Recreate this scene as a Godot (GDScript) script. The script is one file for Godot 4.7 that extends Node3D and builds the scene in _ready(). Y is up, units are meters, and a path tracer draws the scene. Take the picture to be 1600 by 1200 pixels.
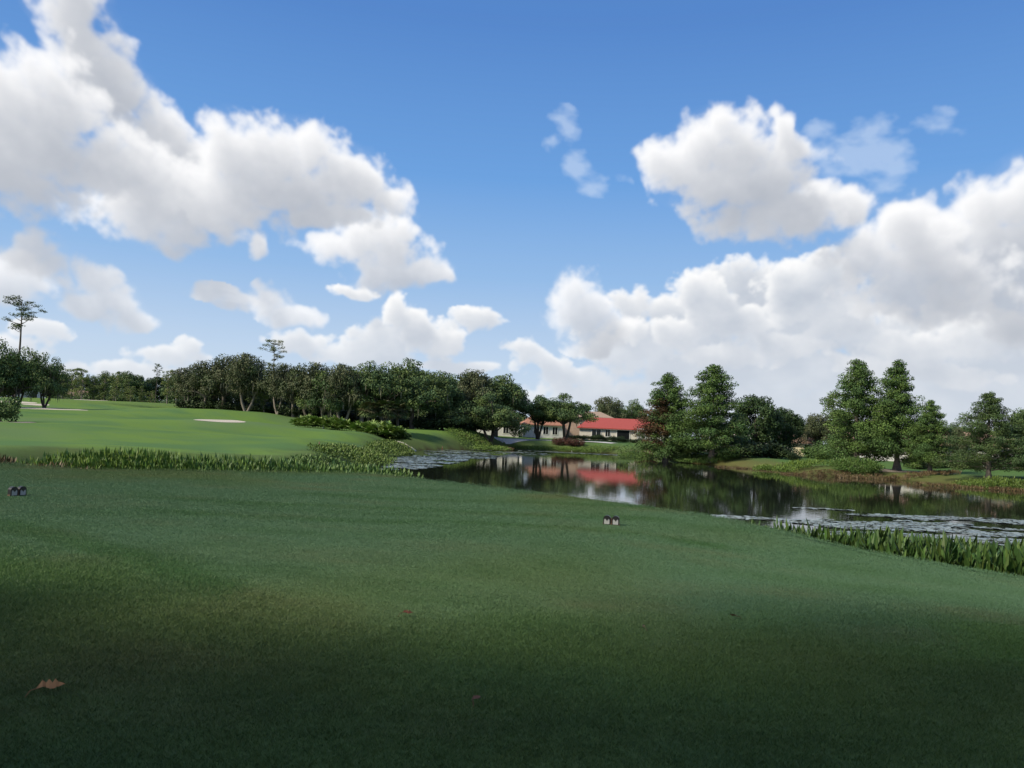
extends Node3D
# A tee box above a pond on a golf course, in the shade of a morning sky with cumulus.
# x is right, -z is forward, y is up, metres. The tee is at height 0, the pond at WATER.
const SKY_ENERGY := 0.9
const EXPOSURE := 1.12
const SUN_ENERGY := 1.6
const SUN_SIZE := 8.0
const SUN_AZIMUTH := -118.0
const SUN_HEIGHT := 37.0
const WATER := -1.2
const CLOUDS_BACK := [[-31.0, 26.1, 2.0, 1.8], [-30.9, 24.1, 2.0, 1.6], [-30.0, 22.5, 1.9, 1.8], [-28.6, 21.0, 2.3, 2.0], [-27.2, 19.6, 2.3, 2.3], [-25.5, 18.2, 2.3, 2.2], [-24.1, 16.6, 2.7, 2.3], [-22.9, 15.0, 3.2, 1.8], [-25.2, 13.4, 5.0, 1.9], [-23.2, 12.2, 2.5, 1.4], [-11.6, 12.8, 2.3, 1.8], [-9.3, 12.6, 2.3, 2.0], [-8.7, 14.2, 0.9, 1.2], [-6.9, 11.4, 2.0, 1.6], [-9.6, 10.8, 2.7, 1.3], [-13.4, 12.3, 2.3, 0.9], [-5.7, 10.9, 1.2, 1.0], [-18.5, 11.8, 1.0, 0.7], [-32.8, 8.2, 2.0, 1.6], [-34.4, 7.6, 1.8, 1.8], [-21.3, 8.6, 1.4, 0.5], [-19.2, 8.2, 1.5, 0.6], [22.4, 16.1, 2.7, 1.6], [33.1, 15.4, 3.2, 2.3], [31.0, 14.9, 2.5, 2.3], [28.6, 13.1, 3.2, 2.3], [31.7, 12.1, 4.1, 3.2], [33.1, 9.3, 4.1, 2.7], [35.7, 12.5, 3.6, 4.1], [31.1, 10.6, 3.6, 2.3]]
const CLOUDS_FRONT := [[-33.3, 18.8, 3.6, 2.7], [-31.2, 18.7, 2.7, 3.2], [-32.0, 15.9, 5.0, 3.2], [-28.4, 15.7, 4.5, 2.3], [-35.3, 15.0, 5.4, 3.2], [-33.2, 13.8, 4.1, 1.4], [-21.1, 17.9, 2.2, 2.0], [-19.4, 18.0, 2.5, 2.3], [-17.2, 17.7, 2.7, 2.7], [-15.5, 18.8, 2.0, 1.9], [-13.2, 17.7, 2.2, 2.0], [-11.3, 16.6, 2.2, 1.8], [-9.5, 16.0, 1.8, 1.2], [-16.7, 15.8, 6.3, 2.0], [-21.3, 15.0, 5.0, 2.3], [-19.6, 14.0, 4.1, 1.1], [-14.4, 14.6, 4.1, 1.0], [-31.6, 9.6, 1.7, 1.4], [-30.7, 9.1, 1.4, 1.0], [-17.3, 8.4, 1.2, 1.2], [-15.8, 7.3, 1.7, 0.8], [-28.1, 8.5, 1.2, 1.2], [-28.9, 6.9, 1.9, 1.1], [-27.1, 6.9, 2.0, 1.3], [-26.0, 6.1, 1.5, 0.7], [11.5, 19.4, 2.3, 1.9], [13.6, 20.4, 2.2, 2.3], [14.1, 21.7, 0.8, 1.1], [15.9, 19.7, 2.7, 2.5], [18.4, 21.0, 0.9, 1.2], [18.7, 19.8, 1.3, 1.4], [16.9, 17.5, 4.5, 2.5], [14.0, 17.7, 3.2, 2.2], [17.8, 15.4, 4.3, 1.6], [19.9, 15.5, 2.3, 1.6], [26.0, 12.1, 4.1, 2.0], [27.8, 10.5, 5.0, 2.0], [24.2, 12.6, 2.3, 1.9], [26.7, 9.2, 3.8, 1.1], [26.7, 14.1, 1.9, 2.0], [4.6, 10.7, 1.4, 1.4], [4.5, 8.7, 2.2, 1.6], [6.6, 7.4, 2.1, 1.4], [5.7, 6.4, 1.8, 0.7]]
const CLOUDS_THIN := [[21.4, 20.7, 1.5, 0.5], [23.5, 19.9, 2.6, 1.5], [25.5, 19.7, 2.3, 1.5], [27.4, 20.1, 1.8, 1.0], [23.9, 18.3, 2.7, 1.4], [3.0, 21.6, 0.9, 1.1], [4.3, 19.2, 1.1, 0.9], [6.0, 17.9, 1.5, 0.7], [2.3, 20.9, 0.6, 0.9]]
const CLOUDS_FAR := [[8.6, 9.3, 1.6, 1.3], [10.9, 8.9, 1.6, 1.2], [12.7, 10.5, 1.3, 1.2], [14.4, 10.9, 2.0, 1.4], [16.6, 11.1, 2.2, 1.4], [19.6, 11.0, 2.3, 1.7], [21.4, 11.4, 1.6, 1.4], [13.6, 8.4, 3.2, 2.3], [17.9, 8.5, 4.1, 2.7], [22.1, 8.0, 4.1, 2.7], [26.8, 6.7, 5.4, 2.3], [30.7, 6.6, 4.5, 2.7], [9.2, 6.3, 4.1, 1.8], [13.7, 5.3, 5.4, 1.8], [20.1, 5.0, 6.8, 2.0], [27.9, 4.2, 6.8, 1.8], [33.1, 4.6, 5.0, 2.7], [4.6, 4.1, 2.7, 0.9], [0.8, 6.0, 1.5, 0.9], [2.7, 5.0, 1.8, 0.7], [-8.6, 8.2, 0.8, 1.2], [-7.2, 7.0, 1.7, 1.3], [-5.3, 6.4, 1.7, 1.2], [-9.4, 6.2, 2.5, 1.1], [-12.1, 5.0, 2.3, 0.7], [-9.8, 5.0, 2.7, 0.8], [-22.3, 4.8, 0.8, 0.6], [-23.4, 4.1, 2.3, 0.5], [-31.2, 4.9, 1.4, 0.6], [-32.5, 3.7, 1.8, 0.7], [-15.2, 5.7, 1.9, 0.7], [-3.0, 8.0, 1.8, 0.7], [-11.4, 9.4, 1.8, 0.4], [13.8, 3.0, 9.0, 1.4], [26.1, 2.5, 11.3, 1.8], [34.7, 2.7, 9.0, 2.7], [7.0, 2.8, 5.4, 0.8], [-4.7, 4.6, 4.1, 0.5], [-26.0, 2.8, 5.4, 0.5]]
const CLOUDS_LOW := [[-8.6, 8.2, 0.8, 1.2], [-7.2, 7.0, 1.7, 1.3], [-5.3, 6.4, 1.7, 1.0], [12.7, 10.5, 1.3, 1.2], [14.0, 9.8, 1.8, 1.4], [19.6, 11.0, 2.0, 1.5], [21.4, 11.4, 1.6, 1.4], [20.4, 9.7, 2.0, 1.3], [15.8, 8.5, 2.7, 1.2], [23.3, 8.4, 2.7, 1.2], [11.8, 7.5, 1.8, 0.9], [19.2, 6.7, 2.7, 0.9], [27.5, 6.7, 3.2, 1.1], [31.1, 7.4, 2.7, 1.3], [25.3, 5.4, 3.2, 0.8], [15.0, 5.8, 3.2, 0.7], [29.7, 4.6, 2.7, 0.7], [8.7, 7.5, 1.4, 0.8]]
func set_stage() -> void:
	var camera := Camera3D.new()
	camera.name = "camera"
	camera.fov = 52.01
	camera.position = Vector3(0, 1.65, 0)
	camera.rotation_degrees = Vector3(3.44, 0, 2.46)
	camera.near = 0.05
	camera.far = 4000.0
	add_child(camera)
	camera.current = true
	var sky_look := PanoramaSkyMaterial.new()
	sky_look.panorama = make_sky()
	sky_look.energy_multiplier = SKY_ENERGY
	var sky := Sky.new()
	sky.sky_material = sky_look
	var air := Environment.new()
	air.background_mode = Environment.BG_SKY
	air.sky = sky
	air.tonemap_mode = Environment.TONE_MAPPER_LINEAR
	air.tonemap_exposure = EXPOSURE
	air.sdfgi_enabled = true
	air.ssao_enabled = true
	air.ssil_enabled = true
	var world := WorldEnvironment.new()
	world.environment = air
	add_child(world)
	var sun := DirectionalLight3D.new()
	sun.name = "sun"
	sun.light_energy = SUN_ENERGY
	sun.light_color = Color(1.0, 0.95, 0.85)
	sun.light_angular_distance = SUN_SIZE
	sun.shadow_enabled = true
	add_child(sun)
	# light travels from the sun (azimuth from straight ahead, positive to the right) to the scene
	var a := deg_to_rad(SUN_AZIMUTH)
	var e := deg_to_rad(SUN_HEIGHT)
	var towards := Vector3(sin(a) * cos(e), sin(e), -cos(a) * cos(e))
	sun.look_at_from_position(towards * 100.0, Vector3.ZERO, Vector3.UP)
# ---------- the sky: blue air with cumulus, the same kind of cloud all the way round ----------
const AIR_STOPS := [[0.0, Color(0.66, 0.75, 0.84)], [5.0, Color(0.52, 0.66, 0.84)], [11.0, Color(0.30, 0.50, 0.80)], [18.0, Color(0.155, 0.36, 0.735)], [28.0, Color(0.095, 0.245, 0.60)], [50.0, Color(0.06, 0.17, 0.48)], [90.0, Color(0.04, 0.12, 0.38)]]
const LOW_W := 1024
const LOW_ROWS := 256
# layers: 0 far bank, 1 puffs before it, 2 thin veils, 3 back cumulus, 4 front cumulus
var lows: Array = []
var rows_of: Array = []
var row_bytes: Array = []
var noise_puff: FastNoiseLite
var noise_fine: FastNoiseLite
var noise_bend: FastNoiseLite
var noise_wisp: FastNoiseLite

func splat(buffer: PackedFloat32Array, blobs: Array) -> PackedFloat32Array:
	for k in 5:
		var mirror = -1.0 if k == 1 or k == 4 else 1.0
		for b in blobs:
			var a: float = b[0] * mirror + 72.0 * k
			var e: float = b[1] + (0.0 if k == 0 else sin(k * 2.3) * 1.2)
			var rx: float = b[2] / maxf(cos(deg_to_rad(e)), 0.2)
			var ry: float = b[3]
			var reach := 1.5
			var y0 := maxi(0, int((90.0 - e - ry * reach) / 90.0 * LOW_ROWS))
			var y1 := mini(LOW_ROWS - 1, int((90.0 - e + ry * reach) / 90.0 * LOW_ROWS) + 1)
			var x0 := int(floor((a - rx * reach + 180.0) / 360.0 * LOW_W))
			var x1 := int(ceil((a + rx * reach + 180.0) / 360.0 * LOW_W))
			for y in range(y0, y1 + 1):
				var dy := (90.0 - (y + 0.5) / LOW_ROWS * 90.0 - e) / ry
				for x in range(x0, x1 + 1):
					var dx := ((x + 0.5) / LOW_W * 360.0 - 180.0 - a) / rx
					var v := 1.0 - sqrt(dx * dx + dy * dy)
					var i := y * LOW_W + posmod(x, LOW_W)
					if v > buffer[i]:
						buffer[i] = v
	return buffer

func low(buffer: PackedFloat32Array, fx: float, fy: float) -> float:
	var x0 := int(floor(fx))
	var y0 := clampi(int(floor(fy)), 0, LOW_ROWS - 2)
	var tx := fx - x0
	var ty := clampf(fy - y0, 0.0, 1.0)
	var a := posmod(x0, LOW_W)
	var b := (a + 1) % LOW_W
	var i := y0 * LOW_W
	return lerpf(lerpf(buffer[i + a], buffer[i + b], tx), lerpf(buffer[i + LOW_W + a], buffer[i + LOW_W + b], tx), ty)

var grid_w := 0
var grid_rows := 0
var grid_per := 11.378       # cells for each degree
var grid_left := -180.0      # azimuth of the first column, 0 straight ahead
var grid_top := 90.0         # height of the first row

func sky_density(y: int) -> void:
	var d: Array = []
	for k in 5:
		var r := PackedFloat32Array()
		r.resize(grid_w)
		d.append(r)
	var el := grid_top - (y + 0.5) / grid_per
	var squeeze := cos(deg_to_rad(el))
	var fy := (90.0 - el) / 90.0 * LOW_ROWS - 0.5
	for x in grid_w:
		var az := grid_left + (x + 0.5) / grid_per
		var px := az * squeeze
		var fx := (az + 180.0) / 360.0 * LOW_W - 0.5
		var bx := 9.0
		var by := 0.0
		for k in 5:
			var q := low(lows[k], fx, fy)
			if q < -0.5:
				continue
			if k == 2:
				d[2][x] = clampf((q + 1.7 * noise_wisp.get_noise_2d(px * 1.6 + el * 0.6, el * 2.6) + 0.10) * 0.5, 0.0, 0.5)
				continue
			if bx > 8.0:
				bx = noise_bend.get_noise_2d(px, el)
				by = noise_bend.get_noise_2d(px + 91.0, el - 37.0)
			if k > 2:
				q = low(lows[k], fx + bx * 3.0, fy - by * 2.4)
				var n := -noise_puff.get_noise_2d(px + bx * 0.9 + k * 40.0, el + by * 0.9)
				var m := noise_fine.get_noise_2d(px, el + k * 17.0)
				d[k][x] = clampf(maxf((q + 0.8 * (n - 0.45) + m * 0.45 + 0.11) * 1.05, 0.16 * clampf((q + 0.22) * 2.5, 0.0, 1.0) * (0.7 + m)), 0.0, 1.0)
			else:
				q = low(lows[k], fx + bx * 1.8, fy - by * 1.5)
				var n := -noise_puff.get_noise_2d(px * 1.7 + 50.0 + bx * 0.7 + k * 30.0, el * 1.9 + by * 0.7)
				var m := noise_fine.get_noise_2d(px * 1.5, el * 1.7 + 20.0 + k * 9.0)
				d[k][x] = clampf((q + 0.95 * (n - 0.45) + m * 0.45 + 0.14) * 1.3, 0.0, 1.0)
	rows_of[y] = d

func sky_light(y: int) -> void:
	var out := PackedByteArray(); out.resize(grid_w * 3)
	var el := grid_top - (y + 0.5) / grid_per
	# the blue of the air, from a pale horizon to a deeper zenith (linear)
	var air := Color(0.55, 0.70, 0.86)
	var stops := AIR_STOPS
	for k in range(stops.size() - 1):
		if el >= stops[k][0] and el <= stops[k + 1][0]:
			air = stops[k][1].lerp(stops[k + 1][1], (el - stops[k][0]) / (stops[k + 1][0] - stops[k][0]))
	var here: Array = rows_of[y]
	var steps := 16
	var ups: Array = [[], [], [], [], []]
	var shift: Array = []
	for layer in 5:
		var sh := PackedInt32Array()
		for k in steps:
			var turn := 0.55 + 0.22 * sin(k * 2.4)       # the sun is broad in cloud: fan the rays a little
			var far := 0.17 * (k + 1) * (1.0 + k * 0.10) if layer > 2 else 0.09 * (k + 1) * (1.0 + k * 0.07)
			ups[layer].append(rows_of[maxi(0, y - int(far * grid_per * cos(turn)))][layer])
			sh.append(-int(far * grid_per * sin(turn)))
		shift.append(sh)
	var haze := clampf(1.0 - el / 9.0, 0.0, 1.0)
	for x in grid_w:
		var az := grid_left + (x + 0.5) / grid_per
		var cr := air.r
		var cg := air.g
		var cb := air.b
		for layer in 5:
			var d: float = here[layer][x]
			if d <= 0.0:
				continue
			if layer == 2:
				cr = lerpf(cr, 0.62, d); cg = lerpf(cg, 0.74, d); cb = lerpf(cb, 0.92, d)
				continue
			var s := 0.0
			var up: Array = ups[layer]
			var sh: PackedInt32Array = shift[layer]
			if layer < 2:
				for k in steps:
					s += up[k][clampi(x + sh[k], 0, grid_w - 1)]
				var m := noise_fine.get_noise_2d(az * 0.5 + 13.0, el * 0.8 + layer * 30.0)
				var lit := clampf(1.18 * exp(-s * 0.16) + m * 0.28, 0.0, 1.0)
				lit = lerpf(lit, 0.45, haze * 0.45)
				var al := (1.0 - exp(-d * d * 6.0 - d * 1.2)) * (1.0 - haze * 0.3)
				cr = lerpf(cr, lerpf(0.55, 1.0, lit), al)
				cg = lerpf(cg, lerpf(0.60, 1.0, lit), al)
				cb = lerpf(cb, lerpf(0.68, 1.0, lit), al)
			else:
				for k in steps:
					s += up[k][clampi(x + sh[k], 0, grid_w - 1)] * (1.0 + k * 0.09)
				var m := noise_fine.get_noise_2d(az * 0.35, el * 0.5 + 40.0 + layer * 30.0)
				var lit := clampf(1.32 * exp(-s * 0.105) + m * 0.14 - 0.03, 0.0, 1.0)
				var al := (1.0 - exp(-d * d * 7.0 - d * 0.7)) * (1.0 - 0.35 * clampf(1.0 - el / 14.0, 0.0, 1.0))
				cr = lerpf(cr, lerpf(0.45, 0.99, lit), al)
				cg = lerpf(cg, lerpf(0.485, 0.99, lit), al)
				cb = lerpf(cb, lerpf(0.55, 1.0, lit), al)
		var c := Color(minf(cr, 1.0), minf(cg, 1.0), minf(cb, 1.0)).linear_to_srgb()
		out[x * 3] = int(c.r * 255.0 + 0.5)
		out[x * 3 + 1] = int(c.g * 255.0 + 0.5)
		out[x * 3 + 2] = int(c.b * 255.0 + 0.5)
	row_bytes[y] = out

func sky_window(per: float, left: float, top: float, wide: int, rows: int) -> Image:
	grid_per = per; grid_left = left; grid_top = top; grid_w = wide; grid_rows = rows
	rows_of.clear(); row_bytes.clear()
	rows_of.resize(rows); row_bytes.resize(rows)
	var job := WorkerThreadPool.add_group_task(sky_density, rows)
	WorkerThreadPool.wait_for_group_task_completion(job)
	job = WorkerThreadPool.add_group_task(sky_light, rows)
	WorkerThreadPool.wait_for_group_task_completion(job)
	var data := PackedByteArray()
	for y in rows:
		data.append_array(row_bytes[y])
	return Image.create_from_data(wide, rows, false, Image.FORMAT_RGB8, data)

func make_noise(kind: int, frequency: float, octaves: int, number: int) -> FastNoiseLite:
	var n := FastNoiseLite.new()
	n.noise_type = kind
	n.frequency = frequency
	n.seed = number
	if octaves > 1:
		n.fractal_type = FastNoiseLite.FRACTAL_FBM
		n.fractal_octaves = octaves
	else:
		n.fractal_type = FastNoiseLite.FRACTAL_NONE
	return n

func make_sky() -> ImageTexture:
	noise_puff = make_noise(FastNoiseLite.TYPE_CELLULAR, 0.30, 4, 11)
	noise_puff.cellular_return_type = FastNoiseLite.RETURN_DISTANCE
	noise_puff.fractal_gain = 0.55
	noise_fine = make_noise(FastNoiseLite.TYPE_SIMPLEX_SMOOTH, 0.42, 5, 5)
	noise_bend = make_noise(FastNoiseLite.TYPE_SIMPLEX_SMOOTH, 0.22, 3, 8)
	noise_wisp = make_noise(FastNoiseLite.TYPE_SIMPLEX_SMOOTH, 0.16, 5, 3)
	var high := CLOUDS_FRONT.duplicate()
	high.append_array([[12.0, 52.0, 9.0, 5.0], [20.0, 50.0, 7.0, 5.0], [-22.0, 58.0, 9.0, 6.0], [-14.0, 61.0, 7.0, 4.5], [0.0, 75.0, 6.0, 4.0], [33.0, 44.0, 6.0, 4.0], [-34.0, 42.0, 5.0, 3.5]])
	for blobs in [CLOUDS_FAR, CLOUDS_LOW, CLOUDS_THIN, CLOUDS_BACK, high]:
		var buf := PackedFloat32Array()
		buf.resize(LOW_W * LOW_ROWS)
		buf.fill(-1.0)
		lows.append(splat(buf, blobs))
	# the whole round at a coarse grid, then the part ahead again at a fine one
	var whole := sky_window(1024.0 / 360.0, -180.0, 90.0, 1024, 256)
	whole.resize(4096, 1024, Image.INTERPOLATE_CUBIC)
	var ahead := sky_window(4096.0 / 360.0, -42.1875, 39.375, 960, 448)
	whole.blit_rect(ahead, Rect2i(0, 0, 960, 448), Vector2i(1568, 576))
	var all := Image.create_empty(4096, 2048, false, Image.FORMAT_RGB8)
	all.fill(Color8(120, 140, 130))
	# straight ahead (-z) is at the edge of the picture
	all.blit_rect(whole, Rect2i(2048, 0, 2048, 1024), Vector2i(0, 0))
	all.blit_rect(whole, Rect2i(0, 0, 2048, 1024), Vector2i(2048, 0))
	rows_of.clear(); row_bytes.clear()
	return ImageTexture.create_from_image(all)

# ---------- names, labels, groups ----------
var counts := {}
func numbered(called: String) -> String:
	var n: int = counts.get(called, 0)
	counts[called] = n + 1
	return called if n == 0 else "%s_%03d" % [called, n]

func tag(o: Node3D, label: String, category: String, group := "") -> Node3D:
	o.set_meta("label", label)
	o.set_meta("category", category)
	if group != "":
		o.set_meta("group", group)
	return o

func thing(called: String, label: String, category: String, at: Vector3, turn := 0.0, group := "") -> Node3D:
	var o := Node3D.new()
	o.name = numbered(called)
	add_child(o)
	o.position = at
	o.rotation.y = turn
	return tag(o, label, category, group)

func part(called: String, mesh: Mesh, look: Material, parent: Node3D) -> MeshInstance3D:
	var m := MeshInstance3D.new()
	m.name = called
	m.mesh = mesh
	m.material_override = look
	parent.add_child(m, true)
	return m

func structure(called: String, mesh: Mesh, look: Material) -> MeshInstance3D:
	var m := MeshInstance3D.new()
	m.name = numbered(called)
	m.mesh = mesh
	m.material_override = look
	m.set_meta("kind", "structure")
	add_child(m)
	return m

func scatter(called: String, mesh: Mesh, look: Material, places: Array, tints: Array, label: String, category: String) -> void:
	var mm := MultiMesh.new()
	mm.transform_format = MultiMesh.TRANSFORM_3D
	mm.use_colors = true
	mm.mesh = mesh
	mm.instance_count = places.size()
	for i in places.size():
		mm.set_instance_transform(i, places[i])
		mm.set_instance_color(i, tints[i])
	var m := MultiMeshInstance3D.new()
	m.name = numbered(called)
	m.multimesh = mm
	m.material_override = look
	m.set_meta("kind", "stuff")
	tag(m, label, category)
	add_child(m)

# ---------- materials ----------
func srgb(c: Color) -> Color:
	return c.linear_to_srgb()

func plain(c: Color, rough := 0.8) -> StandardMaterial3D:
	var m := StandardMaterial3D.new()
	m.albedo_color = srgb(c)
	m.roughness = rough
	return m

func noise_image(size: int, frequency: float, octaves: int, number: int, lo: Color, hi: Color) -> ImageTexture:
	var n := make_noise(FastNoiseLite.TYPE_SIMPLEX_SMOOTH, frequency, octaves, number)
	var img := n.get_seamless_image(size, size)
	img.convert(Image.FORMAT_L8)
	var src := img.get_data()
	var out := PackedByteArray()
	out.resize(size * size * 3)
	var table := PackedByteArray()
	for k in 256:
		var c := srgb(lo.lerp(hi, k / 255.0))
		table.append(int(clampf(c.r, 0, 1) * 255)); table.append(int(clampf(c.g, 0, 1) * 255)); table.append(int(clampf(c.b, 0, 1) * 255))
	for i in size * size:
		var k := src[i] * 3
		out[i * 3] = table[k]; out[i * 3 + 1] = table[k + 1]; out[i * 3 + 2] = table[k + 2]
	return ImageTexture.create_from_image(Image.create_from_data(size, size, false, Image.FORMAT_RGB8, out))

func grained(texture: Texture2D, per_metre: float, rough := 0.85) -> StandardMaterial3D:
	var m := StandardMaterial3D.new()
	m.albedo_texture = texture
	m.uv1_triplanar = true
	m.uv1_world_triplanar = true
	m.uv1_scale = Vector3.ONE * per_metre
	m.roughness = rough
	return m

func leafy(rough := 0.6, through := Color(0.25, 0.32, 0.1)) -> StandardMaterial3D:
	var m := StandardMaterial3D.new()
	m.vertex_color_use_as_albedo = true
	m.roughness = rough
	m.metallic_specular = 0.35
	m.cull_mode = BaseMaterial3D.CULL_DISABLED
	if through.g > 0.0:
		m.backlight_enabled = true
		m.backlight = through
	return m

# ---------- mesh building ----------
class Shape:
	var v := PackedVector3Array()
	var n := PackedVector3Array()
	var c := PackedColorArray()
	var i := PackedInt32Array()
	func quad(a: Vector3, b: Vector3, d: Vector3, e: Vector3, normal: Vector3, col: Color) -> void:
		var k := v.size()
		if normal == Vector3.ZERO:
			normal = (d - a).cross(b - e).normalized()
		v.append(a); v.append(b); v.append(d); v.append(e)
		for q in 4:
			n.append(normal); c.append(col)
		if (d - a).cross(b - e).dot(normal) >= 0.0:
			i.append(k); i.append(k + 1); i.append(k + 2)
			i.append(k); i.append(k + 2); i.append(k + 3)
		else:
			i.append(k); i.append(k + 2); i.append(k + 1)
			i.append(k); i.append(k + 3); i.append(k + 2)
	func tri(a: Vector3, b: Vector3, d: Vector3, normal: Vector3, col: Color) -> void:
		var k := v.size()
		if normal == Vector3.ZERO:
			normal = (d - a).cross(b - a).normalized()
		v.append(a); v.append(b); v.append(d)
		for q in 3:
			n.append(normal); c.append(col)
		if (d - a).cross(b - a).dot(normal) >= 0.0:
			i.append(k); i.append(k + 1); i.append(k + 2)
		else:
			i.append(k); i.append(k + 2); i.append(k + 1)
	func flat(a: Vector3, b: Vector3, d: Vector3, e: Vector3, col := Color.WHITE) -> void:
		quad(a, b, d, e, (d - a).cross(b - a).normalized(), col)
	func box(lo: Vector3, hi: Vector3, col := Color.WHITE) -> void:
		var p := []
		for k in 8:
			p.append(Vector3(hi.x if k & 1 else lo.x, hi.y if k & 2 else lo.y, hi.z if k & 4 else lo.z))
		for f in [[0, 1, 3, 2, Vector3.FORWARD], [5, 4, 6, 7, Vector3.BACK], [4, 0, 2, 6, Vector3.LEFT], [1, 5, 7, 3, Vector3.RIGHT], [2, 3, 7, 6, Vector3.UP], [4, 5, 1, 0, Vector3.DOWN]]:
			quad(p[f[3]], p[f[2]], p[f[1]], p[f[0]], f[4], col)
	func tube(points: Array, radii: Array, sides: int, col: Color) -> void:
		var start := v.size()
		for q in points.size():
			var along: Vector3
			if q == 0:
				along = points[1] - points[0]
			elif q == points.size() - 1:
				along = points[q] - points[q - 1]
			else:
				along = points[q + 1] - points[q - 1]
			along = along.normalized()
			var side := along.cross(Vector3(0.31, 0.2, 0.93)).normalized()
			var other := along.cross(side)
			for s in sides:
				var a := TAU * s / sides
				var out := side * cos(a) + other * sin(a)
				v.append(points[q] + out * radii[q]); n.append(out); c.append(col)
		for q in points.size() - 1:
			for s in sides:
				var a := start + q * sides + s
				var b := start + q * sides + (s + 1) % sides
				i.append(a); i.append(a + sides); i.append(b)
				i.append(b); i.append(a + sides); i.append(b + sides)
	func mesh() -> ArrayMesh:
		var arrays := []
		arrays.resize(Mesh.ARRAY_MAX)
		arrays[Mesh.ARRAY_VERTEX] = v
		arrays[Mesh.ARRAY_NORMAL] = n
		arrays[Mesh.ARRAY_COLOR] = c
		arrays[Mesh.ARRAY_INDEX] = i
		var m := ArrayMesh.new()
		m.add_surface_from_arrays(Mesh.PRIMITIVE_TRIANGLES, arrays)
		return m

var rng := RandomNumberGenerator.new()
func rnd(a: float, b: float) -> float:
	return rng.randf_range(a, b)
func ball() -> Vector3:
	var z := rnd(-1, 1)
	var a := rnd(0, TAU)
	var r := sqrt(1 - z * z)
	return Vector3(r * cos(a), z, r * sin(a))

# leaves spread through clumps: each clump is [centre, radii], each leaf a small folded face
func foliage(clumps: Array, leaves_each: float, length: float, width: float, tones: Array, fill := 0.55, droop := 0.0) -> ArrayMesh:
	var s := Shape.new()
	for cl in clumps:
		var c: Vector3 = cl[0]
		var r: Vector3 = cl[1]
		var tone: Color = tones[rng.randi() % tones.size()]
		var own := rnd(0.8, 1.2)
		var count := int(leaves_each * (r.x * r.y + r.y * r.z + r.x * r.z) / 3.0)
		for k in count:
			var o := ball()
			var q := pow(rnd(fill * fill * fill, 1.0), 0.3333) * rnd(0.88, 1.12)
			var p := c + o * r * q
			var out := (o / r).normalized()
			var face := (out * 0.7 + ball() * 0.75 + Vector3(0, 0.35, 0)).normalized()
			var a := (ball() + Vector3(0, -droop, 0)).cross(face).normalized()
			var b := a.cross(face)
			var l := length * rnd(0.6, 1.3)
			var w := width * rnd(0.7, 1.2)
			var f := own * rnd(0.7, 1.3)
			var col := Color(tone.r * f * rnd(0.9, 1.1), tone.g * f, tone.b * f)
			s.quad(p - a * l * 0.5, p + b * w * 0.5, p + a * l * 0.5, p - b * w * 0.5, Vector3.ZERO, col)
	return s.mesh()

# ---------- the lie of the land ----------
const POND := [[-18.0, 27.4], [-12.5, 25.6], [-9.5, 26.9], [-6.5, 28.4], [-4.0, 28.8], [-0.5, 26.4], [3.0, 23.2], [5.0, 20.9], [6.4, 19.3], [7.3, 17.5], [8.4, 15.9], [9.5, 14.8], [10.6, 14.1], [14.0, 12.2], [22.0, 9.0], [36.0, 7.0],
	[55.0, 12.0], [60.0, 30.0], [48.0, 48.0], [38.8, 59.5], [36.5, 65.8], [34.6, 70.4], [29.2, 71.3], [26.8, 72.6], [26.5, 80.6], [24.9, 86.2], [23.3, 91.3], [20.6, 95.9], [18.7, 112.5], [15.5, 123.6], [8.8, 128.0], [0.5, 130.6], [-5.0, 112.0], [-11.0, 100.9], [-10.9, 86.4], [-10.2, 64.8], [-8.4, 50.5], [-9.0, 43.0], [-12.0, 36.0], [-18.0, 32.0]]
const LAND := [[0, 0, 0], [-10, 15, 0], [-13, 21, 0], [-5, 25, 0], [0, 12, 0], [1.5, 20, 0], [4.5, 17, -0.06], [6.3, 13.5, -0.26], [7.6, 12.2, -0.42], [3.5, 8, -0.12], [-6, 6, 0.02], [10, 5, -0.5], [15, 2, -0.6], [0, -20, 0.3], [-25, 10, 0.3], [-30, 22, 0.2], [-20, 20, 0.05],
	[-22, 37, 0.05], [-12, 42, -0.1], [-38.8, 60, 0.7], [-29.7, 80, 1.5], [-25.7, 100, 1.0], [-17.3, 90, 0.8], [-13.7, 98, 0.5], [-8, 126, 1.5], [-60.7, 100, 1.9], [-79, 150, 4.1], [-73.9, 160, 4.4], [-45.6, 120, 3.0], [5.7, 142, 0.35], [21, 158, 0.6], [39.6, 110, -0.1], [42, 85, -0.6], [60, 80, -0.3], [60, 58, -0.5], [80, 110, 0.2], [0, 250, 2], [-100, 250, 5], [100, 250, 1.5], [-150, 100, 3], [200, 0, 1], [0, -200, 1], [-30, 150, 2.2], [-18, 70, 0.3], [-45, 40, 0.6], [-60, 60, 1.0], [55, 140, 0.3], [30, 135, 0.1]]

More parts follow.
